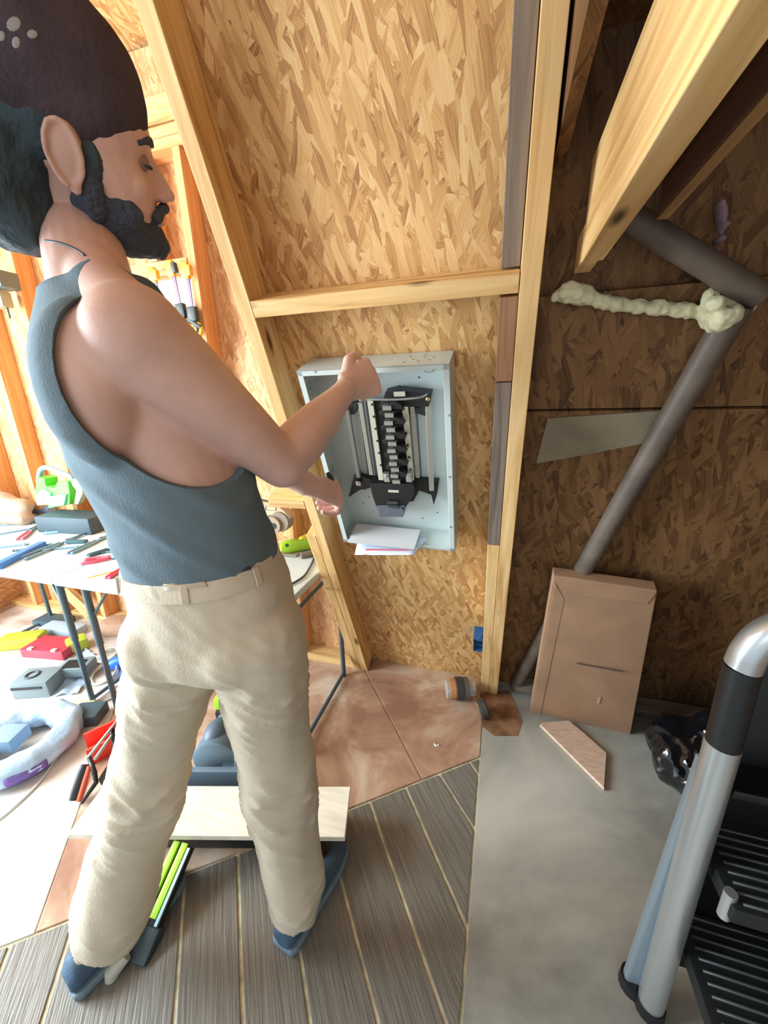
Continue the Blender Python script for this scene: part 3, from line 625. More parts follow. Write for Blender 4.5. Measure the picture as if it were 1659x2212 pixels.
# head
He(bd,(-.012,0,.035),(.097,.075,.088))
hr_ = []
for u_,fr,bk_,wd in ((.10,.060,-.06,.050),(.075,.084,-.08,.064),(.05,.094,-.09,.071),(.03,.098,-.09,.073),(.015,.097,-.08,.072),(0,.090,-.06,.070),(-.015,.091,-.04,.069),(-.03,.093,-.03,.067),(-.045,.094,-.02,.063),(-.060,.094,-.02,.059),(-.075,.091,-.02,.054),(-.090,.092,-.01,.047),(-.105,.088,.01,.036),(-.116,.074,.025,.022)):
    cf, sf = (fr+bk_)/2, (fr-bk_)/2
    hr_.append([Hd(cf+sf*(abs(math.cos(a))**.85)*(1 if math.cos(a)>0 else -1), wd*(abs(math.sin(a))**.9)*(1 if math.sin(a)>0 else -1), u_) for a in [2*math.pi*k/24 for k in range(24)]])
bd.loft(hr_)
He(bd,(.084,.022,.021),(.012,.022,.008)); He(bd,(.084,-.022,.021),(.012,.022,.008))
bd.loft([[Hd(fb,-w_,u_),Hd(fb+.6*(ff-fb),-w_*.75,u_),Hd(ff,-w_*.25,u_),Hd(ff,w_*.25,u_),Hd(fb+.6*(ff-fb),w_*.75,u_),Hd(fb,w_,u_)] for u_,fb,ff,w_ in ((.022,.06,.094,.010),(.008,.06,.098,.011),(-.008,.06,.106,.012),(-.022,.06,.115,.014),(-.034,.06,.121,.017),(-.042,.06,.118,.018),(-.047,.06,.106,.015))]); bd.ell(Hd(.114,0,-.036),(.009,)*3,None,10)
for s_ in (-1,1): He(bd,(.103,s_*.011,-.040),(.010,.007,.007),None,12); He(bd,(.066,s_*.036,-.030),(.022,.022,.022)); 
He(bd,(.095,0,-.063),(.012,.020,.0055),None,14); He(bd,(.092,0,-.075),(.012,.018,.006),None,14)
for s_ in (-1,1):
    tl = Matrix.Rotation(math.radians(14),3,'Y')
    He(bd,(-.006,s_*.076,-.006),(.020,.0065,.036),tl,14)
    ear = MB(); pts = [Hd(-.006+.019*math.cos(a)*(1 if a<3.5 else .9), s_*(.080+.004*math.sin(a*.5)), -.008+.034*math.sin(a)) for a in [math.radians(v) for v in (-60,-30,0,30,60,90,120,150,180,210,240,262)]]
    bd.tube(pts, .0036, 8); He(bd,(-.002,s_*.077,-.042),(.008,.005,.010),None,10)
# legs under the cloth
for pl in (((388,1370,.715),(366,1480,.765),(345,1580,.81),(322,1680,.845),(292,1790,.875),(262,1890,.90),(236,2030,.925)), ((556,1370,.695),(572,1480,.75),(590,1590,.81),(603,1680,.85),(618,1780,.895),(632,1870,.935),(640,1975,.985))):
    q_ = [dp(*q) for q in pl]; bd.tube(q_, [.060,.058,.052,.046,.044,.040,.034], 16)
SKIN = mat('skin', (208,170,158), .5, var=.05, scale=9, bump=.05, bscale=260)
SKIN.node_tree.nodes['Principled BSDF'].inputs['Subsurface Weight'].default_value = .08
SKIN.node_tree.nodes['Principled BSDF'].inputs['Subsurface Radius'].default_value = (.02,.008,.004)
body = bd.build('body', SKIN, None); remesh(body, .0027, 4, .5)
def local_smooth(o, spots, it):
    g_ = o.vertex_groups.new(name='soft'); me = o.data
    for v in me.vertices:
        w_ = max(0, max(1-max(0,(v.co-c).length-r*.6)/(r*.4) for c,r in spots))
        if w_ > 0: g_.add([v.index], min(1,w_), 'REPLACE')
    m_ = o.modifiers.new('s','SMOOTH'); m_.iterations = it; m_.factor = .6; m_.vertex_group = 'soft'; bpy.context.view_layer.update()
    me2 = bpy.data.meshes.new_from_object(o.evaluated_get(bpy.context.evaluated_depsgraph_get())); o.modifiers.clear(); old = o.data; o.data = me2; bpy.data.meshes.remove(old); me2.name = o.name; me2.shade_smooth()
local_smooth(body, [(Sj,.20),(Sl,.18),(Ej,.09)], 90)
def adopt(o, p=man): o.parent = p; o.matrix_parent_inverse = p.matrix_world.inverted(); return o
adopt(body)
# tank top: torso shell with straps, armholes cut out
def boolean(o, cutter, op='DIFFERENCE'):
    m_ = o.modifiers.new('b','BOOLEAN'); m_.operation = op; m_.object = cutter; m_.solver = 'EXACT'; bpy.context.view_layer.update()
    me = bpy.data.meshes.new_from_object(o.evaluated_get(bpy.context.evaluated_depsgraph_get())); o.modifiers.clear(); mt = o.data.materials[0]; old = o.data; o.data = me; bpy.data.meshes.remove(old)
    if not me.materials: me.materials.append(mt)
    me.name = o.name; bpy.data.objects.remove(cutter); return o
tk = MB(); T2 = [(443,1228,.682,.121,.096,95)]+TORSO[3:]
tk.loft(rings(T2, .0135))
for S_ in (Sj, Sl):
    tk.tube([neckb.lerp(S_,.10)+Vector((0,0,-.045)), neckb.lerp(S_,.42)+Vector((0,0,.008)), neckb.lerp(S_,.8)+Vector((0,0,-.004))], [.048,.048,.05], 16)
tk.ell(Sj - rt*.05 - chest_f*.045 - Vector((0,0,.06)), (.070,.065,.11), frame(rt, z=(0,0,1)))
TANK = mat('slate_jersey', (100,118,128), .85, bump=.15, bscale=300, spec=.2)
tank = tk.build('tank_top', TANK, None); remesh(tank, .006, 6, .6)
def folds(co):                      # soft drape pulled from the armhole to the waist
    out = np.zeros(len(co)); a = np.array(Sj); 
    v = co - a; out = np.sin(v[:,2]*62 + v[:,0]*38 + np.sin(v[:,1]*30)*1.2)
    return out
n_ = len(tank.data.vertices); co = np.empty(n_*3); tank.data.vertices.foreach_get('co',co); nr = np.empty(n_*3); tank.data.vertices.foreach_get('normal',nr); co=co.reshape(-1,3); nr=nr.reshape(-1,3)
wt = np.clip((1.36-co[:,2])/.12,0,1)*np.clip((co[:,2]-1.06)/.05,0,1)
co += nr*(np.maximum(0,folds(co))**3*.0045*wt)[:,None]; tank.data.vertices.foreach_set('co',co.ravel()); tank.data.update()
ct_ = MB(); ct_.ell(Sj + rt*.055 - Vector((0,0,.045)) + chest_f*.055, (.165,.158,.158), frame(rt, z=(0,0,1)), 40); c_ = ct_.build('cut', SKIN); boolean(tank, c_)
ct_ = MB(); ct_.ell(Sj - rt*.015 + chest_f*.085 + Vector((0,0,.02)), (.115,.085,.120), frame(rt, z=(0,0,1)), 40); c_ = ct_.build('cut', SKIN); boolean(tank, c_)
ct_ = MB(); ct_.ell(Sl - rt*.055 - Vector((0,0,.055)), (.150,.105,.140), frame(rt, z=(0,0,1)), 40); c_ = ct_.build('cut', SKIN); boolean(tank, c_)
ct_ = MB(); ct_.ell(neckb + chest_f*.02 + Vector((0,0,.045)), (.084,.084,.078), None, 40); c_ = ct_.build('cut', SKIN); boolean(tank, c_)
tank.data.shade_smooth(); tank.data.set_sharp_from_angle(angle=math.radians(50)); adopt(tank)
# trousers
KH = mat('khaki_cotton', (206,196,176), .8, bump=.12, bscale=220, spec=.2, var=.03, scale=5)
tr = MB(); tr.loft(rings([(466,1385,.735,.129,.105,100),(467,1345,.72,.137,.110,100),(462,1290,.70,.133,.108,98),(444,1232,.683,.128,.103,94),(436,1196,.675,.124,.099,92)], .006))
legs = {'left':[(388,1370,.715,.080),(366,1480,.765,.080),(345,1580,.81,.077),(322,1680,.845,.080),(292,1790,.875,.078),(262,1890,.90,.084),(246,1965,.91,.082),(240,2012,.918,.070)],
        'right':[(556,1370,.695,.086),(572,1480,.75,.082),(590,1590,.81,.078),(603,1680,.85,.078),(618,1780,.895,.074),(632,1860,.93,.073),(640,1920,.955,.067),(640,1955,.97,.058)]}
hem = {}
for k_,sp in legs.items():
    q = cr([tuple(dp(*s_[:3]))+(s_[3],) for s_ in sp], 4); tr.tube([Vector(v[:3]) for v in q], [v[3] for v in q], 28)
    tr.ell(dp(*sp[0][:3]), (sp[0][3]*1.02,)*3)
    hem[k_] = Vector(q[-1][:3])
# buttocks
fp = face(100); rp = Vector((fp.y,-fp.x,0)); pc = dp(465,1350,.72)
for s_ in (-1,1): tr.ell(pc + rp*s_*.064 - fp*.052 + Vector((0,0,.0)), (.072,.066,.080), frame(rp, z=(0,0,1)))
trs = tr.build('trousers', KH, None); remesh(trs, .006, 8, .6)
n_ = len(trs.data.vertices); co = np.empty(n_*3); trs.data.vertices.foreach_get('co',co); nr = np.empty(n_*3); trs.data.vertices.foreach_get('normal',nr); co=co.reshape(-1,3); nr=nr.reshape(-1,3)
kz = 1-np.clip(np.abs(co[:,2]-.52)/.16,0,1); az = np.clip((.30-co[:,2])/.2,0,1); sz = 1-np.clip(np.abs(co[:,2]-.84)/.14,0,1)
k1 = np.array([noise.noise(Vector((c[0]*16,c[1]*16,c[2]*7))) for c in co]); k2 = np.array([noise.noise(Vector((c[0]*9+4,c[1]*9,c[2]*30+c[0]*24))) for c in co])
rdg = lambda x: np.clip(1-np.abs(x)*4.5,0,1)**1.5
co += nr*(k1*.006 + rdg(k2)*.012*(kz*.8+az*.6+sz*.6+.15) )[:,None]
trs.data.vertices.foreach_set('co',co.ravel()); trs.data.update(); sm_ = trs.modifiers.new('s','SMOOTH'); sm_.iterations = 2; sm_.factor = .5; adopt(trs)
wb = rings([(445,1236,.683,.129,.104,94),(437,1204,.675,.125,.100,92)], .0070, 40)
k = MB(); k.loft([wb[0],wb[1],wb[2],wb[3] if len(wb)>3 else wb[-1]]); band = k.build('waistband', KH, None, smooth=60); adopt(band)
def onring(rg, ang): n__ = len(rg); return rg[int(round(ang/360*n__))%n__]
for ang in (345,285,225):
    a,b = onring(wb[0],ang), onring(wb[-1],ang); c = sum(wb[0],Vector())/len(wb[0]); out = (a-c); out.z = 0; out.normalize()
    k = MB(); k.box((a+b)/2+out*.003, (.011,.003,(b-a).length*1.02), frame(Vector((-out.y,out.x,0)), z=(b-a))); adopt(k.build('belt_loop', KH, None, bev=.001))
def patch(pxs, depth, th, name, m, toward=.004, smooth=False):
    k = MB(); pts = [dp(x,y,depth) for x,y in pxs]; k.prism(pts, (RM.col[2])*th); return adopt(k.build(name, m, None, bev=.0008))
def shrink_patch(pxs, name, m, off=.0015, n=8):
    """a thin fabric piece laid on the trousers where the rays meet them"""
    bpy.context.view_layer.update(); pts = []
    dg = bpy.context.evaluated_depsgraph_get(); k = MB(); Mi = trs.matrix_world.inverted()
    (x0,y0),(x1,y1),(x2,y2),(x3,y3) = pxs; top = []; bot = []
    for j in range(n+1):
        ra, rb = [], []
        for i in range(n+1):
            s_, t_ = i/n, j/n
            px = (x0*(1-s_)+x1*s_)*(1-t_)+(x3*(1-s_)+x2*s_)*t_; py = (y0*(1-s_)+y1*s_)*(1-t_)+(y3*(1-s_)+y2*s_)*t_
            d = ray(px,py).normalized(); best = None
            for o_ in (trs, band):
                mi = o_.matrix_world.inverted(); ok,loc,nn,_ = o_.ray_cast(mi@O, mi.to_3x3()@d)
                if ok:
                    wl_ = o_.matrix_world@loc
                    if best is None or (wl_-O).length < (best-O).length: best = wl_
            if best is None: return None
            ra.append(k.b.verts.new(best - d*(off+.0012))); rb.append(k.b.verts.new(best + d*.002))
        top.append(ra); bot.append(rb)
    for G in (top,bot):
        for a,b in zip(G,G[1:]):
            for i in range(n): k.b.faces.new((a[i],a[i+1],b[i+1],b[i]))
    for A_,B_ in ((top[0],bot[0]),(top[-1],bot[-1]),([r[0] for r in top],[r[0] for r in bot]),([r[-1] for r in top],[r[-1] for r in bot])):
        for i in range(n): k.b.faces.new((A_[i],A_[i+1],B_[i+1],B_[i]))
    o = k.build(name, m, None, smooth=50); return adopt(o)
NAVY = mat('navy_cloth', (52,62,84), .8)
for nm,px in (('pocket_tab',((500,1222),(540,1216),(542,1231),(502,1238))),('pocket_opening',((588,1178),(606,1190),(636,1300),(627,1312))),('back_pocket',((352,1262),(440,1254),(448,1268),(356,1276)))):
    shrink_patch(px, nm, NAVY if nm!='back_pocket' else mat('khaki_shade',(188,176,154),.85))
# shoes
SHOE = mat('slate_shoe', (66,92,116), .7, bump=.2, bscale=160); SOLE = mat('shoe_sole', (112,136,150), .6)
for (hx,hy),ang,nm in (((160,2140),74,'l'),((614,2050),80,'r')):
    hp = fl(hx,hy); f = face(ang); r = Vector((f.y,-f.x,0)); hp = hp + f*.028
    sh_ = [(-.035,.026,.05),(-.020,.036,.075),(.02,.038,.085),(.07,.038,.08),(.12,.043,.062),(.17,.046,.05),(.215,.040,.04),(.245,.022,.03)]
    k = MB(); k.loft([[hp + f*x + r*wd*math.cos(a)*(1) + Vector((0,0,.016+max(0,hh_*.5+hh_*.5*math.sin(a)))) for a in [2*math.pi*j/20 for j in range(20)]] for x,wd,hh_ in sh_])
    so = k.build('shoe', SHOE, None); remesh(so, .005, 4); adopt(so)
    k = MB(); ol = [hp + f*x + r*s_*(wd+.004) for x,wd,_ in sh_ for s_ in (1,)] + [hp + f*x - r*(wd+.004) for x,wd,_ in reversed(sh_)]; k.prism([(p.x,p.y,.002) for p in ol], (0,0,.022)); adopt(k.build('shoe_sole', SOLE, None, bev=.005, smooth=40))
# hair, beard, brow, eyes, beanie, cord
HAIR = mat('dark_hair', (44,62,70), .7, bump=.9, bscale=60, stretch=(1,1,.35))
BEARD = mat('dark_beard', (60,68,82), .8, bump=.9, bscale=120)
k = MB(); He(k,(-.085,0,-.02),(.062,.082,.085)); He(k,(-.095,.01,-.085),(.060,.074,.062)); He(k,(-.03,0,.03),(.082,.080,.07)); He(k,(-.11,.045,-.06),(.04,.045,.06)); He(k,(-.13,-.02,-.06),(.04,.05,.07))
for s_ in (-1,1): He(k,(.030,s_*.051,.030),(.030,.021,.024)); He(k,(.020,s_*.064,-.008),(.016,.008,.034))
hr = k.build('hair', HAIR, None); remesh(hr, .0045, 3); wobble(hr, .007, (38,38,22)); adopt(hr)
k = MB(); k.loft([[Hd((fr+b_)/2+(fr-b_)/2*math.cos(a), wd*math.sin(a), u_) for a in [2*math.pi*q/24 for q in range(24)]] for u_,fr,b_,wd in ((-.050,.050,-.02,.064),(-.060,.080,-.03,.066),(-.078,.094,-.03,.063),(-.092,.101,-.025,.058),(-.106,.100,-.01,.050),(-.120,.090,.01,.038),(-.130,.074,.03,.022))]); He(k,(.084,0,-.108),(.022,.028,.022))
for s_ in (-1,1): He(k,(.014,s_*.064,-.040),(.017,.012,.042)); He(k,(.046,s_*.054,-.066),(.030,.012,.024)); k.tube([Hd(.107,s_*.003,-.053),Hd(.102,s_*.018,-.056),Hd(.088,s_*.034,-.070)],[.007,.0075,.009],10)
br = k.build('beard', BEARD, None); remesh(br, .0032, 3); wobble(br, .0025, 80); adopt(br)
for s_ in (-1,1):
    k = MB(); k.tube([Hd(.098,s_*.010,.021),Hd(.096,s_*.026,.026),Hd(.082,s_*.046,.021)],[.0035,.0052,.0030],8); adopt(k.build('eyebrow', BEARD, None, smooth=True))
    k = MB(); k.ell(Hd(.0800,s_*.030,.000),(.0125,)*3,None,14); adopt(k.build('eye', mat('eye_shade',(136,104,98),.45), None, smooth=True))
    k = MB(); k.tube([Hd(.091,s_*.018,-.003),Hd(.0935,s_*.030,-.005),Hd(.086,s_*.043,-.003)],[.0015,.0026,.0015],8); adopt(k.build('eyelashes', BEARD, None, smooth=True))
k = MB(); He(k,(-.010,0,.060),(.110,.089,.100)); He(k,(-.045,0,.125),(.094,.080,.085)); He(k,(-.085,0,.085),(.075,.080,.09))
BEAN = mat('charcoal_knit', (80,70,78), .95, bump=.35, bscale=140, spec=.1, var=.2, scale=6)
bn = k.build('beanie', BEAN, None); remesh(bn, .005, 8, .6); wobble(bn, .006, 14)
k = MB(); k.box(Hd(0,0,-.168),(.6,.6,.4), HM @ ry(math.radians(-4))); c_ = k.build('cut', BEAN); boolean(bn, c_); bn.data.shade_smooth(); bn.data.set_sharp_from_angle(angle=math.radians(45)); adopt(bn)
PAINT = mat('pale_paint', (150,150,150), .8)
bpy.context.view_layer.update()
for (px,py,rx_) in ((30,52,.009),(70,74,.006),(35,92,.006),(4,78,.005)):
    d = ray(px,py).normalized(); mi = bn.matrix_world.inverted(); ok,loc,nn,_ = bn.ray_cast(mi@O, mi.to_3x3()@d)
    if ok: k = MB(); q = bn.matrix_world@loc; nv = (bn.matrix_world.to_3x3()@nn).normalized(); k.ell(q,(rx_,rx_*.6,.0012),frame(nv.orthogonal(), z=nv),10); adopt(k.build('paint_spot', PAINT, None, smooth=True))
# neck cord resting on the skin, traced on the body itself
def onbody(px,py,off=.001):
    d = ray(px,py).normalized(); mi = body.matrix_world.inverted(); ok,loc,nn,_ = body.ray_cast(mi@O, mi.to_3x3()@d); return (body.matrix_world@loc - d*off) if ok else None
pts = [q for q in (onbody(x,y) for x,y in ((98,520),(120,523),(145,530),(168,541),(184,552))) if q]
if len(pts)>2: adopt(MB().tube(cr([tuple(p) for p in pts],4), .0016, 8).build('neck_cord', mat('dark_cord',(64,66,76),.6), None, smooth=True))
# screwdriver in the left hand, its dark handle showing
a, b = dp(706,1022,.915), dp(728,1066,.915)
k = MB(); k.tube([a, a.lerp(b,.2), a.lerp(b,.8), b],[.006,.009,.009,.006],14)
sd = k.settle('screwdriver', BLACKP, label='black handled screwdriver held in the person\'s lower hand at the panel edge', cat='screwdriver', smooth=40)
# ------------------------------------------------------------------ board on the mitre saw, the saw, its rail
bz = .145; b4 = [fl(145,1803,bz), fl(745,1808,bz), fl(752,1699,bz), fl(218,1697,bz)]
bx = (b4[1]-b4[0]).normalized(); by = Vector((-bx.y,bx.x,0)); L0 = (b4[1]-b4[0]).length; D0 = (b4[2]-b4[1]).dot(by)
bc = b4[0] + bx*L0/2 + by*D0/2
k = MB(); k.box(bc - Vector((0,0,.009)), (L0, D0, .018), frame(bx, z=(0,0,1)))
k.settle('shelf_board', mat('pale_laminate', (222,214,196), .45, var=.05, scale=3, stretch=(2,16,1)), label='long pale wooden board lying across the mitre saw behind the legs', cat='board', bev=.0015)
def BP(x,y,z=0): return b4[0]*1 - Vector((0,0,bz)) + bx*x + by*y + Vector((0,0,z))
def loc_of(p): q = p-BP(0,0); return q.dot(bx), q.dot(by)
RB = frame(bx, z=(0,0,1))
saw = empty('mitre_saw', BP(.36,.16), 'grey blue mitre saw with lime top and dark base under the pale board', 'mitre saw', rot=RB)
bpy.context.view_layer.update()
sx0,sy0 = .36,.16
def sl_(x,y,z): return (x-sx0, y-sy0, z)
LIME = mat('lime_plastic', (158,206,44), .45); SAWG = mat('blue_grey_metal', (104,124,140), .4, .3)
k = MB(); k.box(sl_(.40,.10,.045),(.62,.10,.07),bev=.01); k.build('base', BLACKP, saw, smooth=40)
k = MB(); k.box(sl_(.15,.10,.10),(.10,.14,.035),bev=.006); k.build('base_extension', DARKP, saw, smooth=40)
k = MB(); k.box(sl_(.66,.08,.055),(.14,.16,.08),bev=.02); k.ell(sl_(.70,.02,.05),(.07,.06,.045)); k.build('base_foot', BLACKP, saw, smooth=40)
k = MB(); k.box(sl_(.36,.20,.118),(.34,.02,.075),bev=.003); k.build('fence', SAWG, saw, smooth=40)
gc = Vector(sl_(.335,.245,.155))
k = MB(); k.tube([gc+Vector((0,-.018,0)),gc+Vector((0,-.012,0)),gc+Vector((0,.03,0)),gc+Vector((0,.036,0))],[.070,.078,.078,.070],30); k.build('blade_guard', SAWG, saw, smooth=40)
k = MB(); k.ell(gc+Vector((-.01,.05,.055)),(.045,.06,.042)); k.tube([gc+Vector((0,.02,.04)),gc+Vector((.0,.13,.06))],[.036,.034],18); k.build('motor', mat('slate_plastic',(78,92,108),.5), saw, smooth=40)
k = MB(); k.box(gc+Vector((.01,.13,.075)),(.10,.05,.035),bev=.006); k.build('battery', BLACKP, saw, smooth=40)
k = MB(); k.box(gc+Vector((.015,.16,.115)),(.12,.09,.045),bev=.006); k.build('top_housing', LIME, saw, smooth=40)
k = MB(); pp_ = [gc+Vector((.075+.008*i/10,-.02+.05*i/10*.2,-.05+.20*i/10)) for i in range(41//4)]; k.tube(pp_,[.0055 if i%2 else .0045 for i in range(len(pp_))],10); k.build('threaded_rod', ZINC, saw, smooth=40)
k = MB(); k.box(gc+Vector((.08,-.03,-.035)),(.11,.03,.02),bev=.002); k.build('clamp_plate', WHITE, saw)
# lime track pointing to the camera under the board
r0a,r0b = fl(398,1812,.12), fl(322,1985,.05)
tk_ = empty('guide_track', (r0b+r0a)/2-Vector((0,0,.03)), 'lime green saw guide track poking out from under the board between the shoes', 'guide track', rot=frame(r0a-r0b, z=(0,0,1)))
bpy.context.view_layer.update(); TL = (r0a-r0b).length
k = MB(); k.box((0,0,.012),(TL,.062,.020),bev=.002); k.build('body', BLACKP, tk_, smooth=40)
for s_ in (-1,1): k = MB(); k.box((.01,s_*.014+.004,.026),(TL*.94,.020,.010),bev=.002); k.build('lime_strip', LIME, tk_, smooth=40)
k = MB(); k.box((.0,-.026,.026),(TL*.96,.008,.006)); k.build('edge_strip', mat('pale_blue_metal',(176,214,226),.3,.4), tk_)
k = MB(); k.box((-TL/2-.03,0,.004),(.07,.075,.034),bev=.008); k.build('end_block', mat('dark_teal_plastic',(52,66,72),.5), tk_, smooth=40)
k = MB(); p = fl(243,2108,.0); k.tube([p+Vector((0,0,.001)),p+Vector((0,0,.012)),p+Vector((.018,.03,.03))],[.016,.018,.014],16)
k.settle('rubber_foot', mat('pale_rubber',(186,190,180),.6), label='small pale rubber foot on the planks just right of the left shoe', cat='rubber foot', smooth=40)
# ------------------------------------------------------------------ step ladder and black bag at the right edge
ALU = mat('aluminium', (198,204,206), .3, .75)
f1 = fl(1402,2178); f2 = fl(1366,2128)
lad = empty('step_ladder', ((f1.x+f2.x)/2+.2,(f1.y+f2.y)/2,0), 'aluminium folding step ladder with black grip and black ribbed steps at right edge', 'step ladder')
bpy.context.view_layer.update()
y1 = f1.y; tp = [Vector((f1.x,y1,.012)), at(1500,1850,y1), at(1562,1605,y1)]
def adoptl(o): return adopt(o, lad)
adoptl(MB().tube([tp[0],tp[0].lerp(tp[2],.5),tp[2]], .0255, 24).build('rail', ALU, None, smooth=40))
g1 = at(1605,1440,y1)
adoptl(MB().tube([tp[2],g1], .0245, 24).build('grip', BLACKP, None, smooth=40))
cv = cr([tuple(g1), tuple(g1+Vector((.004,0,.030))), tuple(g1+Vector((.018,0,.062))), tuple(g1+Vector((.050,0,.088))), tuple(g1+Vector((.095,0,.094))), tuple(g1+Vector((.30,0,.094)))],6)
adoptl(MB().tube(cv, .0245, 24).build('top_bow', ALU, None, smooth=40))
q0 = Vector((f2.x,f2.y,.012)); q1 = at(1538,1640,f2.y-.006)
k = MB(); k.box((0,0,0), ((q1-q0).length,.022,.045)); o = k.build('rear_rail', mat('satin_aluminium',(150,166,178),.45,.5), None, bev=.006); o.matrix_world = Matrix.Translation((q0+q1)/2) @ frame(q1-q0, z=(1,0,0)).to_4x4(); adoptl(o)
for f_ in (f1,f2): adoptl(MB().tube([(f_.x,f_.y,.0),(f_.x,f_.y,.03)], [.030,.028], 16).build('rubber_foot', BLACKP, None, smooth=40))
adoptl(MB().tube([Vector((f1.x+.42,y1,.0)),Vector((f1.x+.42,y1,1.0))], .0255, 20).build('rail', ALU, None, smooth=40))
for z,ya,yb in ((.50,-.985,-.78),(.245,-1.06,-.84)):
    st = MB(); st.box((f1.x+.215,(ya+yb)/2,z-.018),(.375,yb-ya,.036),bev=.006); st_o = adoptl(st.build('step', mat('black_tread',(20,24,25),.5), None, smooth=40))
    n_r = 12
    for i in range(n_r):
        rb = MB(); rb.tube([Vector((f1.x+.045,ya+.012+(yb-ya-.024)*i/(n_r-1),z+.001)),Vector((f1.x+.385,ya+.012+(yb-ya-.024)*i/(n_r-1),z+.001))], .0032, 6); ro = rb.build('tread_rib', mat('tread_rib_black',(40,48,48),.35), None, smooth=True)
        ro.parent = st_o; ro.matrix_parent_inverse = (st_o.parent.matrix_world @ st_o.matrix_parent_inverse).inverted()
    for s_ in (-1,):
        adoptl(MB().tube([Vector((f1.x+.030,ya+.02,z-.05)),Vector((f1.x+.030,ya+.02,z+.01))], .010, 12).build('hinge_pin', ALU, None, smooth=40))
ab = [at(1468,2010,y1+.01), at(1502,1930,y1+.01)]
adoptl(MB().tube([ax(1468,2035,f1.x+.035),ax(1497,1935,f1.x+.035)], .006, 8).build('brace', ALU, None, smooth=True))
adoptl(MB().tube([ax(1420,2205,f1.x+.03),ax(1447,2110,f1.x+.03)], .006, 8).build('brace', ALU, None, smooth=True))
k = MB(); k.box((f1.x+.235,y1+.075,.50),(.37,.015,.90),bev=.006); adoptl(k.build('dark_filler_panel', mat('black_panel',(12,13,14),.4), None, smooth=40))  # added black panel that fills the dark area behind the steps
k = MB(); k.box((f1.x+.21,y1+.06,.66),(.36,.12,.02),bev=.006); adoptl(k.build('tool_tray', mat('black_panel',(12,13,14),.4), None, smooth=40))
# crumpled black bag
bc_ = Vector((.665,-.29,0)); bgm = MB(); rnd = random.Random(11)
for dx,dy,z,a,b,c in ((-.04,.03,.11,.15,.16,.12),(-.01,-.12,.09,.12,.11,.10),(0,0,.11,.16,.16,.12),(.10,.05,.16,.17,.16,.16),(-.03,-.10,.09,.10,.13,.09),(.16,.0,.10,.16,.2,.12),(-.06,.07,.13,.10,.11,.10),(.02,.04,.22,.09,.09,.08),(.20,.08,.24,.14,.12,.14),(.34,.02,.16,.16,.16,.18),(.30,-.12,.12,.14,.14,.14)):
    bgm.ell((bc_.x+dx+.05,bc_.y+dy+.0,z),(a,b,c),None,18)
bag = bgm.settle('rubbish_bag', mat('black_polythene', (13,15,18), .18, coat=.4), label='crumpled shiny black rubbish bag on the grey floor behind the ladder', cat='rubbish bag')
remesh(bag, .010, 4)
n_ = len(bag.data.vertices); co = np.empty(n_*3); bag.data.vertices.foreach_get('co',co); nr = np.empty(n_*3); bag.data.vertices.foreach_get('normal',nr); co=co.reshape(-1,3); nr=nr.reshape(-1,3)
k1 = np.array([abs(noise.noise(Vector((c[0]*9,c[1]*9,c[2]*6))))+.5*abs(noise.noise(Vector((c[0]*23,c[1]*19,c[2]*15)))) for c in co])
co -= nr*(k1*.035)[:,None]; co[:,2] = np.maximum(co[:,2], .0); bag.data.vertices.foreach_set('co',co.ravel()); bag.data.update(); bag.data.set_sharp_from_angle(angle=math.radians(25))
# ------------------------------------------------------------------ folding tables
TZ = .685; TTOP = mat('table_white', (206,220,222), .45)
def table(x0,x1,label):
    e_ = empty('folding_table', ((x0+x1)/2,-.30,0), label, 'table', 'white folding tables under the tools'); bpy.context.view_layer.update(); cx,cy = (x0+x1)/2,-.30
    k = MB(); k.box((0,0,TZ-.015),(x1-x0,.60,.030),bev=.006); k.build('tabletop', TTOP, e_, smooth=40)
    LG = mat('leg_steel',(84,104,112),.4,.4)
    for s_ in (-1,1):
        xx = s_*((x1-x0)/2-(.02 if (s_>0 and x1>-1) else .07))
        for sy in (-1,1): MB().tube([(xx,sy*.235,.0),(xx,sy*.235,.34),(xx,sy*.235,.345),(xx,sy*.235,TZ-.03)],[.0115,.0115,.0145,.0145],12).build('leg', LG, e_, smooth=40)
        MB().tube([(xx,-.235,.02),(xx,.235,.02)],.009,10).build('foot_bar', LG, e_, smooth=40)
        MB().tube([(xx,-.235,.60),(xx,.235,.60)],.008,10).build('crossbar', LG, e_, smooth=40)
        MB().tube([(xx,-.235,.48),(xx-s_*.12,-.20,TZ-.035)],.006,8).build('brace', LG, e_, smooth=40)
    return e_
table(-1.735,-.708,'white folding table nearer the breaker panel, tools on it, behind the person')
table(-2.86,-1.745,'white folding table at the left edge with green saw and pliers on it')
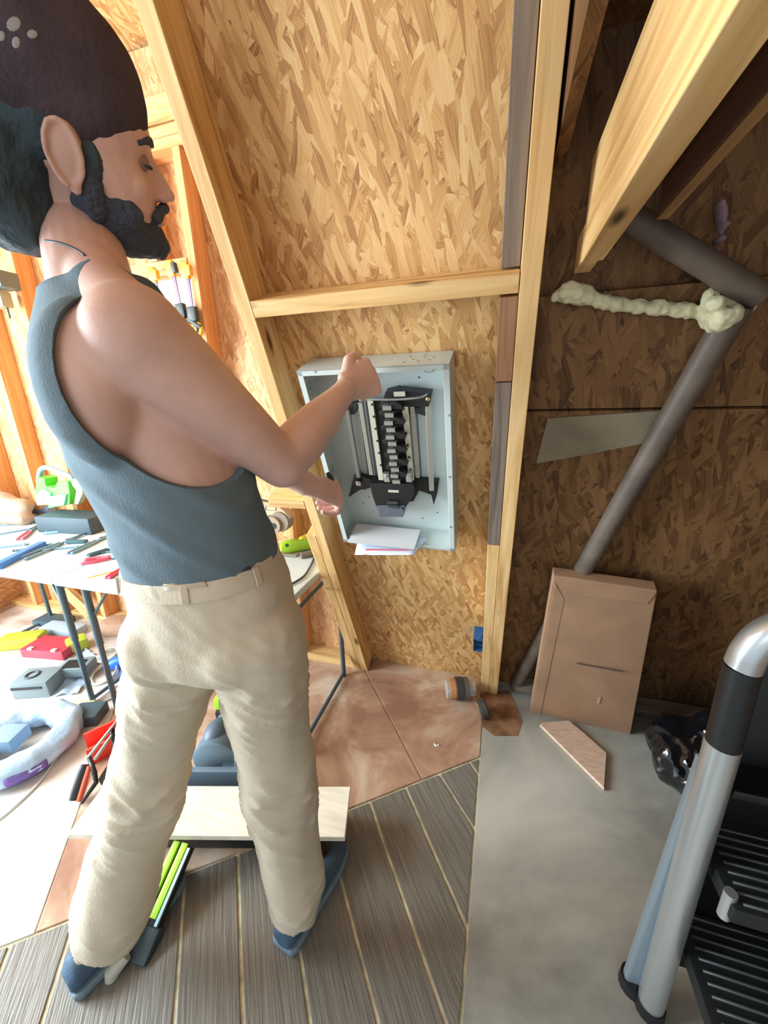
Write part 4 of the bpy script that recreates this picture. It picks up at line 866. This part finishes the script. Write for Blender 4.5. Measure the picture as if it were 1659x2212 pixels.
# ------------------------------------------------------------------ things on the tables
def T(px,py,z=TZ): return fl(px,py,z)
CYG = mat('cyan_steel',(116,150,172),.4,.4); BLUE = mat('tool_blue',(62,120,196),.45); REDH = mat('red_grip',(214,74,96),.45); YEL = mat('yellow_grip',(226,192,56),.45); ORA = mat('orange_plastic',(232,140,60),.5)
GRN = mat('bright_green',(96,216,72),.45); MINT = mat('mint_plastic',(130,214,176),.5)
def pliers(px0,px1,grip,label,group=None,z=TZ+.008,open_=.022,L_=None,tip=None):
    a, b = T(*px0,z), T(*px1,z); d = (b-a); L1 = d.length; d.normalize(); n = Vector((-d.y,d.x,0)); m_ = a.lerp(b,.66)
    e_ = empty('pliers', Vector(((a.x+b.x)/2,(a.y+b.y)/2,TZ)), label, 'pliers', group); bpy.context.view_layer.update()
    for s_ in (-1,1):
        adopt(MB().tube(cr([tuple(a+n*s_*open_), tuple(a.lerp(m_,.4)+n*s_*open_*1.1), tuple(a.lerp(m_,.85)+n*s_*.008)],4), [(.0075,.006)]*9, 8).build('grip', grip, None, smooth=True), e_)
        adopt(MB().tube([m_-d*.02+n*s_*.005, m_+n*s_*.006, b+n*s_*.001],[.006,.008,.003],8).build('jaw', tip or CYG, None, smooth=True), e_)
    adopt(MB().cyl(m_-Vector((0,0,.008)), m_+Vector((0,0,.009)), .007, 12).build('pivot', DARKP, None, smooth=40), e_)
    return e_
pliers((178,1213),(286,1198),REDH,'red and yellow handled pliers lying nearest the person on the table')
pliers((232,1248),(292,1212),REDH,'red handled pliers at the front table edge beside the trousers',open_=.008)
pliers((45,1208),(190,1150),CYG,'long grey blue pliers lying along the front of the left table')
pliers((150,1195),(250,1150),CYG,'slim grey pliers with thin jaws lying in the middle of the table',open_=.012)
pliers((96,1150),(220,1135),mat('steel_blue_grip',(120,160,196),.5),'light blue pliers behind the long grey pliers')
pliers((42,1165),(80,1135),mat('pink_grip',(220,110,130),.5),'small pliers with pink grips standing open among the grey tools',open_=.012)
pliers((190,1200),(268,1176),mat('dark_teal_grip',(54,92,104),.5),'dark teal pliers lying behind the red and yellow pair',open_=.008)
k = MB(); a,b = T(-10,1222,TZ+.02), T(92,1172,TZ+.02); k.box((a+b)/2-Vector((0,0,.006)),((b-a).length,.035,.026),frame(b-a,z=(0,0,1)),bev=.003)
k.settle('spirit_level', BLUE, label='blue spirit level lying along the front left table edge', cat='spirit level', smooth=40)
k = MB(); a,b = T(190,1248,TZ+.006), T(248,1234,TZ+.006); k.tube([a,b],.0032,6); k.settle('pencil', mat('pencil_yellow',(220,190,90),.5), label='thin yellow pencil lying in front of the red handled pliers', cat='pencil')
k = MB(); a,b = T(112,1172,TZ+.008), T(222,1168,TZ+.008); k.box((a+b)/2,((b-a).length*.35,.03,.014),frame(b-a,z=(0,0,1)),bev=.003); k.settle('tape_cutter', mat('dark_teal_grip',(54,92,104),.5), label='short dark teal cutter lying between the grey pliers', cat='cutter', smooth=40)
for (a_,b_,lb) in (((5,1110),(60,1098),'thin grey screwdriver near the blower tube on the left table'),((60,1118),(120,1112),'grey screwdriver with slim shaft beside the black tool case')):
    a,b = T(*a_,TZ+.009),T(*b_,TZ+.009); e_ = empty('screwdriver', Vector(((a.x+b.x)/2,(a.y+b.y)/2,TZ)), lb, 'screwdriver'); bpy.context.view_layer.update()
    adopt(MB().tube([a,a.lerp(b,.05),a.lerp(b,.4),a.lerp(b,.45)],[.006,.009,.009,.006],10).build('handle', CYG, None, smooth=40), e_); adopt(MB().tube([a.lerp(b,.44),b],[.003,.003],8).build('shaft', ZINC, None, smooth=True), e_)
# green chainsaw body with grey handle
def facing_box(mb, px, py, y, size, rot=None, bev=.005): mb.box(at(px,py,y), size, rot, bev=bev)
cy_ = -.085
cs = empty('green_power_saw', Vector((at(140,1060,cy_).x,cy_,TZ)), 'bright green power saw with grey handle standing on the black case', 'power saw'); bpy.context.view_layer.update()
def poly_part(name, pts, y, th, m, par, bev=.003, smooth=40):
    k = MB(); k.prism([at(x_,y_,y) for x_,y_ in pts], (0,th,0)); return adopt(k.build(name, m, None, bev=bev, smooth=False), par)
poly_part('body', [(80,1030),(96,1034),(98,1050),(118,1054),(122,1042),(146,1040),(150,1064),(150,1090),(105,1098),(98,1080),(74,1072)], cy_, .07, GRN, cs)
poly_part('side_cover', [(74,1072),(92,1056),(108,1066),(106,1090),(80,1092)], cy_-.012, .02, MINT, cs)
poly_part('lower_cover', [(106,1072),(142,1068),(138,1092),(106,1096)], cy_-.012, .02, MINT, cs)
adopt(MB().tube(cr([tuple(at(84,1042,cy_+.02)),tuple(at(88,1016,cy_+.02)),tuple(at(102,1010,cy_+.02)),tuple(at(130,1020,cy_+.02)),tuple(at(154,1030,cy_+.02)),tuple(at(164,1050,cy_+.02))],5), .014, 12).build('handle', mat('handle_blue_grey',(128,152,176),.5), None, smooth=True), cs)
poly_part('rear_body', [(150,1034),(190,1022),(204,1048),(196,1056),(172,1052),(160,1044)], cy_+.02, .06, GRN, cs)
poly_part('bar_cover', [(158,1034),(176,1040),(178,1066),(168,1090),(160,1088),(164,1060),(154,1044)], cy_-.005, .03, mat('pale_grey_green',(170,190,160),.5), cs)
# blower tube
k = MB(); a,b = T(-30,1090,TZ+.045), T(112,1104,TZ+.045); k.tube([a,a.lerp(b,.8),b],[.036,.034,.026],18)
bl = k.settle('blower_tube', mat('periwinkle_plastic',(112,142,190),.45), label='long blue grey blower tube lying across the left table in front of the green saw', cat='blower tube', smooth=40)
# black case
p_ = at(150,1095,-.205); k = MB(); k.box((at(150,1110,-.10).x+.03,-.10,TZ+.046),(.36,.15,.09),rz(.08),bev=.006)
k.settle('tool_case', mat('dark_case',(56,74,84),.6), label='dark square tool case under the green saw beside the person\'s back', cat='tool case', smooth=40)
# rounded tan sack at the far left
k = MB(); p_ = at(10,1060,-.05); k.ell((p_.x,-.08,TZ+.07),(.22,.08,.10)); k.ell((p_.x+.08,-.10,TZ+.045),(.16,.08,.065)); k.ell((p_.x-.12,-.08,TZ+.10),(.17,.08,.10)); sk_ = k.settle('cloth_sack', mat('tan_cloth',(176,150,132),.85,bump=.3,bscale=20), label='rounded tan cloth sack at the far left back of the table', cat='sack'); remesh(sk_, .008, 4); wobble(sk_, .022, (9,9,16))
# circular saw, torch, yellow tube and cable right of the person
yc = -.17
csw = empty('circular_saw', Vector((at(585,1150,yc).x,yc,TZ)), 'dusty tan circular saw standing on the table behind the person\'s hip', 'circular saw'); bpy.context.view_layer.update()
TANP = mat('tan_painted_metal',(190,160,124),.5,var=.08,scale=12); GRT = mat('warm_grey_metal',(150,132,112),.45,.2)
cc_ = at(588,1138,yc)
def disc_part(name, px, py, y, r, th, m, arc=None):
    c = at(px,py,y); k = MB(); k.tube([c,c+Vector((0,th*.15,0)),c+Vector((0,th*.85,0)),c+Vector((0,th,0))],[r*.93,r,r,r*.93],30); return adopt(k.build(name, m, None, smooth=40), csw)
k = MB(); c = at(590,1132,yc); up_pts = [c+Vector((math.cos(a)*.088,0,math.sin(a)*.088)) for a in [math.radians(v) for v in range(18,176,10)]]; dn = [c+Vector((math.cos(a)*.040,0,math.sin(a)*.040)) for a in [math.radians(v) for v in range(175,17,-12)]]
k.prism(up_pts+dn, (0,.05,0)); adopt(k.build('upper_guard', TANP, None, bev=.004), csw)
disc_part('motor_cover', 588, 1135, yc-.02, .040, .10, GRT); disc_part('hub', 588,1137, yc-.026, .013, .02, DARKP)
disc_part('gear_ring', 603, 1128, yc-.008, .046, .05, mat('brown_grey',(128,112,96),.5))
k = MB(); pc_ = at(585,1098,yc)
for sx,sz,w1,h1 in ((0,.009,.05,.0015),(0,-.009,.05,.0015),(.025,0,.0015,.018),(-.025,0,.0015,.018)): k.box(pc_+Vector((sx,-.001,sz)),(w1,.002,h1))
adopt(k.build('plate_outline', mat('guard_print',(84,74,66),.6), None), csw)
k = MB(); k.box((at(588,1138,yc).x,yc+.04,TZ+.008),(.22,.10,.006)); adopt(k.build('base_shoe', GRT, None), csw)
adopt(MB().tube(cr([tuple(at(540,1088,yc)),tuple(at(560,1080,yc+.01)),tuple(at(590,1086,yc+.02))],5),.005,8).build('cord', DARKP, None, smooth=True), csw)
def tlathe(name, a, b, rs, m, label, cat, extra=None):
    pts = [a.lerp(b,i/(len(rs)-1)) for i in range(len(rs))]; k = MB(); k.tube(pts, rs, 22); return k
zt = TZ+.03
ft_ = empty('torch', T(632,1190,TZ), 'lime green torch head lying on the table between the orange block and pine stud', 'torch'); bpy.context.view_layer.update()
a,b = T(606,1182,zt+.01), T(664,1176,zt-.002)
adopt(tlathe('x',a,b,[.020,.030,.031,.027,.024],None,'','').build('body', LIME, None, smooth=40), ft_)
adopt(MB().cyl(at(620,1178,a.y-.035), at(620,1178,a.y-.028), .008, 16).build('button', mat('dark_green',(50,70,30),.5), None, smooth=40), ft_)
adopt(MB().tube([b,b.lerp(a,-.18)],[.024,.020],18).build('end_cap', YEL, None, smooth=40), ft_)
a,b = T(650,1172,TZ+.035), T(706,1146,TZ+.035)
k = MB(); k.tube([a,a.lerp(b,.06),a.lerp(b,.5),a.lerp(b,.94),b],[.020,.026,.026,.026,.018],20); k.settle('caulk_tube', mat('caulk_yellow',(214,196,48),.45), label='yellow cylindrical tube lying beside the lime torch against the stud', cat='tube', smooth=40)
a,b = T(650,1200,TZ+.014), T(700,1190,TZ+.014); k = MB(); k.tube([a,b],.014,14); k.settle('grey_bar', mat('warm_grey_bar',(120,108,92),.5), label='short dull grey bar lying in front of the yellow tube', cat='bar', smooth=40)
k = MB(); k.box(T(592,1172,TZ+.012),(.035,.03,.024),rz(.4),bev=.004); k.settle('orange_block', ORA, label='small orange block on the table at the person\'s hip', cat='block', smooth=40)
pts = cr([tuple(T(640,1120,TZ+.02)),tuple(T(672,1152,TZ+.008)),tuple(T(682,1190,TZ+.006)),tuple(T(664,1235,TZ+.006)),tuple(T(640,1256,TZ+.006)),tuple(T(612,1268,TZ+.006))],6)
MB().tube(pts,.0042,8).settle('power_cable', DARKP, label='dark power cable curling off the circular saw towards the table corner', cat='cable', smooth=True)
# ------------------------------------------------------------------ clamps hanging at the window
CLY = mat('clamp_yellow',(240,176,50),.45); CLB = mat('clamp_black',(52,58,62),.5); BAR = mat('purple_steel',(92,72,96),.4,.5)
def clampo(top, bot, pad, label, seed):
    y = -.03; a, b = at(*top,y), at(*bot,y)
    e_ = empty('bar_clamp', (b.x,y,b.z), label, 'bar clamp', 'bar clamps hanging at the window'); bpy.context.view_layer.update()
    d = (b-a).normalized(); n = Vector((1,0,0)); n = (n-n.dot(d)*d).normalized(); F_ = frame(d, z=(0,-1,0))
    k = MB(); k.box((a+b)/2,((b-a).length,.014,.005),F_); adopt(k.build('bar', BAR, None), e_)
    k = MB(); k.box(a+n*-.008,(.062,.036,.020),F_,bev=.005); adopt(k.build('fixed_jaw', CLY, None, smooth=40), e_)
    k = MB(); k.box(a+n*(.012),(.040,.020,.022),F_,bev=.004); adopt(k.build('jaw_pad', CLB if pad else CLY, None, smooth=40), e_)
    m_ = a+d*.165
    k = MB(); k.box(m_,(.060,.045,.026),F_,bev=.008); adopt(k.build('sliding_body', CLB, None, smooth=40), e_)
    k = MB(); k.tube([m_-n*.02+d*.02, m_+n*.035+d*.055],[.014,.011],12); adopt(k.build('trigger', CLB, None, smooth=40), e_)
    c = m_+d*.060+n*.012; 
    k = MB(); k.torus(c,.022,.009,frame(n,z=(0,-1,0)),22,8); adopt(k.build('grip_ring', CLY, None, smooth=True), e_)
    k = MB(); k.box(c+d*.012,(.062,.030,.018),F_,bev=.010); adopt(k.build('grip', CLB, None, smooth=40), e_)
    k = MB(); k.box(c+d*.012+Vector((0,-.010,0)),(.036,.010,.004),F_); adopt(k.build('grip_inlay', CLY, None), e_)
clampo((333,595),(352,690),False,'leftmost yellow and black bar clamp hanging at the window frame',1)
clampo((372,580),(392,672),True,'middle bar clamp with black jaw pad hanging at the window frame',2)
clampo((404,585),(428,760),False,'rightmost yellow bar clamp with a long bar below its grip',3)
# work lamp at the left
wp = at(22,612,.0); wlp = empty('work_lamp', wp, 'grey rectangular work lamp fixed to a stud at the left edge', 'work lamp'); bpy.context.view_layer.update()
k = MB(); k.box((-.02,-.04,.0),(.17,.09,.075),bev=.008); k.build('housing', mat('lamp_grey',(100,112,112),.5), wlp, smooth=40)
k = MB(); k.box((-.03,-.05,-.085),(.11,.05,.07),bev=.006); k.build('battery', mat('lamp_pale',(162,160,136),.5), wlp, smooth=40)
for s_ in (-1,1): MB().tube([(-.03+s_*.04,-.05,-.12),(-.03+s_*.055,-.06,-.17)],.006,8).build('stand_leg', mat('lamp_grey',(100,112,112),.5), wlp, smooth=True)
# ------------------------------------------------------------------ things on the floor under and before the tables
def fbox(name, px, py, size, ang, m, label, cat, bev=.006, z=0): 
    p = fl(px,py); k = MB(); k.box((p.x,p.y+size[1]*.3,z+size[2]/2),size,rz(ang),bev=bev); return k.settle(name, m, label=label, cat=cat, smooth=40)
RED = mat('red_case',(178,52,70),.45); OLV = mat('olive_yellow',(176,186,60),.5)
rc = fl(100,1420); e_ = empty('red_tool_case', rc, 'red plastic tool case lying under the left table', 'tool case', rot=rz(.15)); bpy.context.view_layer.update()
k = MB(); k.box((0,.05,.03),(.27,.14,.055),bev=.008); k.build('body', RED, e_, smooth=40)
for x in (-.07,.08): k = MB(); k.box((x,-.01,.06),(.03,.02,.012),bev=.002); k.build('latch', mat('pale_pink',(222,160,166),.5), e_)
cg = fl(80,1500); e_ = empty('battery_charger', cg, 'grey battery charger with round socket on the floor under the left table', 'battery charger', rot=rz(.35)); bpy.context.view_layer.update()
CHG = mat('charger_grey',(118,130,134),.5)
k = MB(); k.box((0,.03,.045),(.17,.12,.09),bev=.008); k.build('body', CHG, e_, smooth=40)
k = MB(); k.box((.12,.12,.055),(.14,.10,.05),bev=.006); k.build('rear_body', CHG, e_, smooth=40)
k = MB(); k.torus((-.02,.03,.091),.026,.006,None,22,8); k.build('socket_ring', DARKP, e_, smooth=True)
k = MB(); k.box((.12,.11,.082),(.09,.06,.006)); k.build('socket_recess', BLACKP, e_)
k = MB(); k.box((-.01,-.031,.062),(.14,.004,.012)); k.build('vent_strip', BLACKP, e_)
fbox('green_drill', 40,1400,(.22,.10,.07),.5,OLV,'yellow green drill lying beside the red case at the far left','drill',.02)
fbox('olive_torch', 158,1408,(.10,.10,.07),-.5,OLV,'olive yellow plastic tool between the red case and the table leg','tool',.02)
fbox('black_tray', 108,1352,(.22,.10,.04),.1,mat('tray_dark',(62,84,92),.5),'dark flat tray under the back of the left table','tray',.005)
fbox('white_box', 130,1372,(.26,.09,.05),.1,mat('pale_blue_box',(168,184,198),.6),'pale low box between the dark tray and red case','box',.005)
fbox('paper_bag', 245,1372,(.16,.12,.09),.3,mat('brown_paper',(176,138,112),.85,bump=.6,bscale=20),'crumpled brown paper bag behind the table legs','paper bag',.02)
fbox('black_box', 180,1565,(.12,.10,.055),.4,mat('black_pale',(64,84,92),.5),'small black box beside the plastic wrapped cable coil','box',.01)
fbox('grey_block', 150,1530,(.20,.05,.02),.2,mat('pale_stick',(206,190,160),.6),'short pale wooden strip behind the wrapped cable coil','wood strip',.003)
# blue tool
bt = fl(278,1440); e_ = empty('blue_power_tool', bt, 'bright blue power tool lying on the floor right of the table legs', 'power tool', rot=rz(.7)); bpy.context.view_layer.update()
BB = mat('vivid_blue',(30,104,220),.4)
k = MB(); k.tube([(-.08,0,.035),(-.05,0,.04),(.03,0,.045),(.09,0,.05)],[.024,.034,.034,.026],16); k.build('body', BB, e_, smooth=40)
k = MB(); k.box((.03,-.06,.03),(.05,.10,.05),bev=.012); k.build('handle', BB, e_, smooth=40)
k = MB(); k.box((.03,-.12,.03),(.08,.05,.055),bev=.006); k.build('battery', mat('slate_blue',(70,104,150),.5), e_, smooth=40)
k = MB(); k.cyl((-.11,0,.035),(-.08,0,.035),.014,14); k.build('chuck', DARKP, e_, smooth=40)
# loose coil of cream cable, plastic sheet
for i,(px,py,r) in enumerate(((232,1420,.055),(222,1462,.07))):
    p = fl(px,py); k = MB()
    for j in range(4): k.torus((p.x+.006*j,p.y,.006+.007*j), r-.004*j, .0035, rx(.12*j), 30, 6)
    o = k.build('cable_coil', mat('cream_cable',(200,196,176),.5), None, smooth=True, label=('cream cable coil on the floor just left of the blue tool','larger cream cable coil lying between the two table legs')[i], cat='cable coil')
    n0 = 30*6; 
    me = o.data; cz = min(v.co.z for v in me.vertices); c = Vector((p.x,p.y,cz)); me.transform(Matrix.Translation(-c)); o.location = c; o['kind']='stuff'
def sheet(name, pts, m, label, cat, amp=.012, n=14, z=.012, seed=1):
    P_ = [fl(*p,z) for p in pts]; r_ = random.Random(seed); k = MB(); G = []
    for lay in (0,-.003):
        g_ = []
        for j in range(n+1):
            row = []
            for i in range(n+1):
                s_,t_ = i/n,j/n; p = (P_[0].lerp(P_[1],s_)).lerp(P_[3].lerp(P_[2],s_),t_)
                h_ = abs(noise.noise(Vector((p.x*14,p.y*14,seed))))*amp*3 + amp*.4*noise.noise(Vector((p.x*45,p.y*45,seed)))
                row.append(k.b.verts.new((p.x+.02*noise.noise(Vector((p.x*9,p.y*9,7))),p.y+.02*noise.noise(Vector((p.x*9,p.y*9,3))),max(.001,z*.3+h_+lay) if lay==0 else max(.0005,z*.3+h_+lay-.001))))
            g_.append(row)
        G.append(g_)
    for g_ in G:
        for a,b in zip(g_,g_[1:]):
            for i in range(n): k.b.faces.new((a[i],a[i+1],b[i+1],b[i]))
    A_,B_ = G
    for x_,y_ in ((A_[0],B_[0]),(A_[-1],B_[-1]),([r[0] for r in A_],[r[0] for r in B_]),([r[-1] for r in A_],[r[-1] for r in B_])):
        for i in range(n): k.b.faces.new((x_[i],x_[i+1],y_[i+1],y_[i]))
    return k.settle(name, m, label=label, cat=cat, smooth=50)
PLAS = mat('milky_plastic',(186,208,232),.22,coat=.6,alpha=.9)
sheet('plastic_sheet', ((110,1500),(180,1400),(215,1420),(165,1500)), PLAS, 'crumpled clear plastic wrap under the table beside the charger', 'plastic wrap', seed=4)
# wrapped coil of white cable
wc = fl(55,1625); wcx = empty('wrapped_cable_coil', wc, 'large coil of white cable in clear plastic wrap with coloured label on the floor', 'cable coil'); bpy.context.view_layer.update()
k = MB()
for r,z,q in ((.150,.055,.050),): k.torus((0,0,z),r,q,None,44,16)
cb = k.build('wrap', mat('ice_plastic',(176,204,232),.25,coat=.6,bump=.8,bscale=18), wcx, smooth=True); wobble(cb, .016, 22)
CC = [('label_band',mat('lab_yellow',(206,206,96),.5),-95,-50),('label_band',mat('lab_red',(196,90,116),.5),-78,-60),('label_band',mat('lab_purple',(110,84,160),.5),-45,-10)]
for nm,m,a0,a1 in CC:
    k = MB(); rr = [[Vector((math.cos(a)*(.150+.054*math.cos(q)),math.sin(a)*(.150+.054*math.cos(q)),.055+.054*math.sin(q))) for q in [math.radians(v) for v in (-50,-30,-10,10)]] for a in [math.radians(a0+(a1-a0)*i/10) for i in range(11)]]
    off = .06 if 'red' in m.name else (0 if 'purple' in m.name else .03)
    G = [[k.b.verts.new(v+Vector((0,0,off*.3))) for v in r_] for r_ in rr]; 
    for a,b in zip(G,G[1:]):
        for i in range(3): k.b.faces.new((a[i],a[i+1],b[i+1],b[i]))
    o = k.build(nm, m, wcx, smooth=True); sm_ = o.modifiers.new('t','SOLIDIFY'); sm_.thickness = .003
k = MB(); k.box((-.03,-.02,.085),(.10,.09,.055),rz(.3),bev=.004); bx_ = k.build('inner_box', mat('grey_blue_box',(126,150,172),.6), wcx, smooth=40)
sheet('plastic_sheet', ((88,1530),(160,1516),(175,1570),(130,1600)), PLAS, 'crumpled ice blue plastic film trailing off the wrapped coil', 'plastic film', amp=.03, seed=9, z=.05)
# white cable running across the floor
pts = cr([tuple(fl(*p,.006)) for p in ((-30,1790),(20,1752),(80,1695),(120,1640),(148,1588))]+[tuple(fl(154,1560,.05)), tuple(fl(170,1535,.03)), tuple(fl(240,1508,.006)), tuple(fl(318,1462,.006)), tuple(fl(380,1440,.006))],8)
MB().tube(pts,.0042,8).settle('white_cable', mat('white_cable_skin',(208,222,226),.4), label='white cable running from the lower left edge past the wrapped coil', cat='cable', smooth=True)
# red mitre box and its framed saw
mb0 = fl(262,1600); e_ = empty('mitre_box', mb0, 'red plastic mitre box tray on the floor behind the left trouser leg', 'mitre box', rot=rz(1.0)); bpy.context.view_layer.update()
RDB = mat('vivid_red',(236,66,50),.45)
k = MB(); k.box((.0,0,.006),(.22,.11,.010)); k.build('base', RDB, e_, bev=.001)
for s_ in (-1,1): k = MB(); k.box((0,s_*.05,.04),(.22,.010,.065),bev=.002); k.build('side', RDB, e_, smooth=40)
fsw = empty('frame_saw', fl(215,1700), 'black and orange framed mitre hand saw standing on its handle beside the board', 'hand saw'); bpy.context.view_layer.update()
def FS(px,py,z): return fl(px,py,z)
ha, hb = FS(162,1728,.02), FS(186,1652,.10)
k = MB(); k.tube([ha, ha.lerp(hb,.25), ha.lerp(hb,.75), hb],[(.018,.013),(.020,.014),(.019,.014),(.016,.012)],14); adopt(k.build('handle', BLACKP, None, smooth=40), fsw)
k = MB(); o_ = Vector((.018,0,0)); k.tube([ha+o_, ha.lerp(hb,.5)+o_, hb+o_],[.008,.009,.008],10); adopt(k.build('handle_inlay', mat('orange_red',(232,92,60),.5), None, smooth=40), fsw)
kq = [FS(176,1736,.02), FS(208,1690,.05), FS(204,1668,.085), FS(192,1635,.115)]
adopt(MB().tube(kq,[.005,.008,.008,.007],8).build('guard', BLACKP, None, smooth=True), fsw)
adopt(MB().tube([FS(190,1636,.118), FS(306,1490,.16)],.005,8).build('top_rod', ZINC, None, smooth=True), fsw)
adopt(MB().tube([FS(205,1640,.10), FS(300,1505,.13)],.0055,8).build('lower_rod', ZINC, None, smooth=True), fsw)
k = MB(); a,b = FS(216,1690,.05), FS(262,1618,.07); k.box((a+b)/2,((b-a).length,.003,.036),frame(b-a,z=(0,0,1))); adopt(k.build('blade', DARKP, None), fsw)
for p1,p2 in (((240,1570,.13),(256,1640,.05)),((252,1566,.13),(268,1628,.05))): adopt(MB().tube([FS(*p1),FS(*p2)],[.008,.010],10).build('guide_post', BLACKP, None, smooth=40), fsw)
k = MB(); k.ell(FS(278,1622,.06),(.014,.014,.014)); adopt(k.build('knob', GREYP, None, smooth=True), fsw)

rnd = random.Random(5)
for i,(px,py,ang,L_) in enumerate(((20,1132,.5,.16),(60,1128,.2,.20),(110,1124,.8,.15),(30,1148,1.0,.18),(150,1132,.3,.17),(15,1180,.6,.15),(120,1185,.5,.19),(215,1130,.15,.14),(70,1182,.9,.13),(255,1190,.4,.12))):
    p = T(px,py,TZ+.006); d = Vector((math.cos(ang),math.sin(ang),0)); e_ = empty('spanner', (p.x,p.y,TZ), ('grey spanner nearest the cloth sack','spanner lying beside the dark tool case','spanner half under the tool case corner','steeply turned spanner behind the blue level','spanner nearest the dark case front','spanner just behind the end of the blue level','spanner between the long pliers and the level','spanner tucked against the person\'s back','spanner crossing the long grey pliers','short spanner behind the red and yellow pliers')[i]+', left table', 'spanner'); bpy.context.view_layer.update()
    k = MB(); k.box((p.x,p.y,TZ+.005),(L_,.012,.006),rz(ang)); adopt(k.build('shank', CYG, None, bev=.001), e_)
    for s_ in (-1,1): k = MB(); k.torus((p.x+d.x*L_/2*s_,p.y+d.y*L_/2*s_,TZ+.005),.010,.004,None,16,6,arc=5.2 if s_<0 else 6.28); adopt(k.build('head', CYG, None, smooth=True), e_)
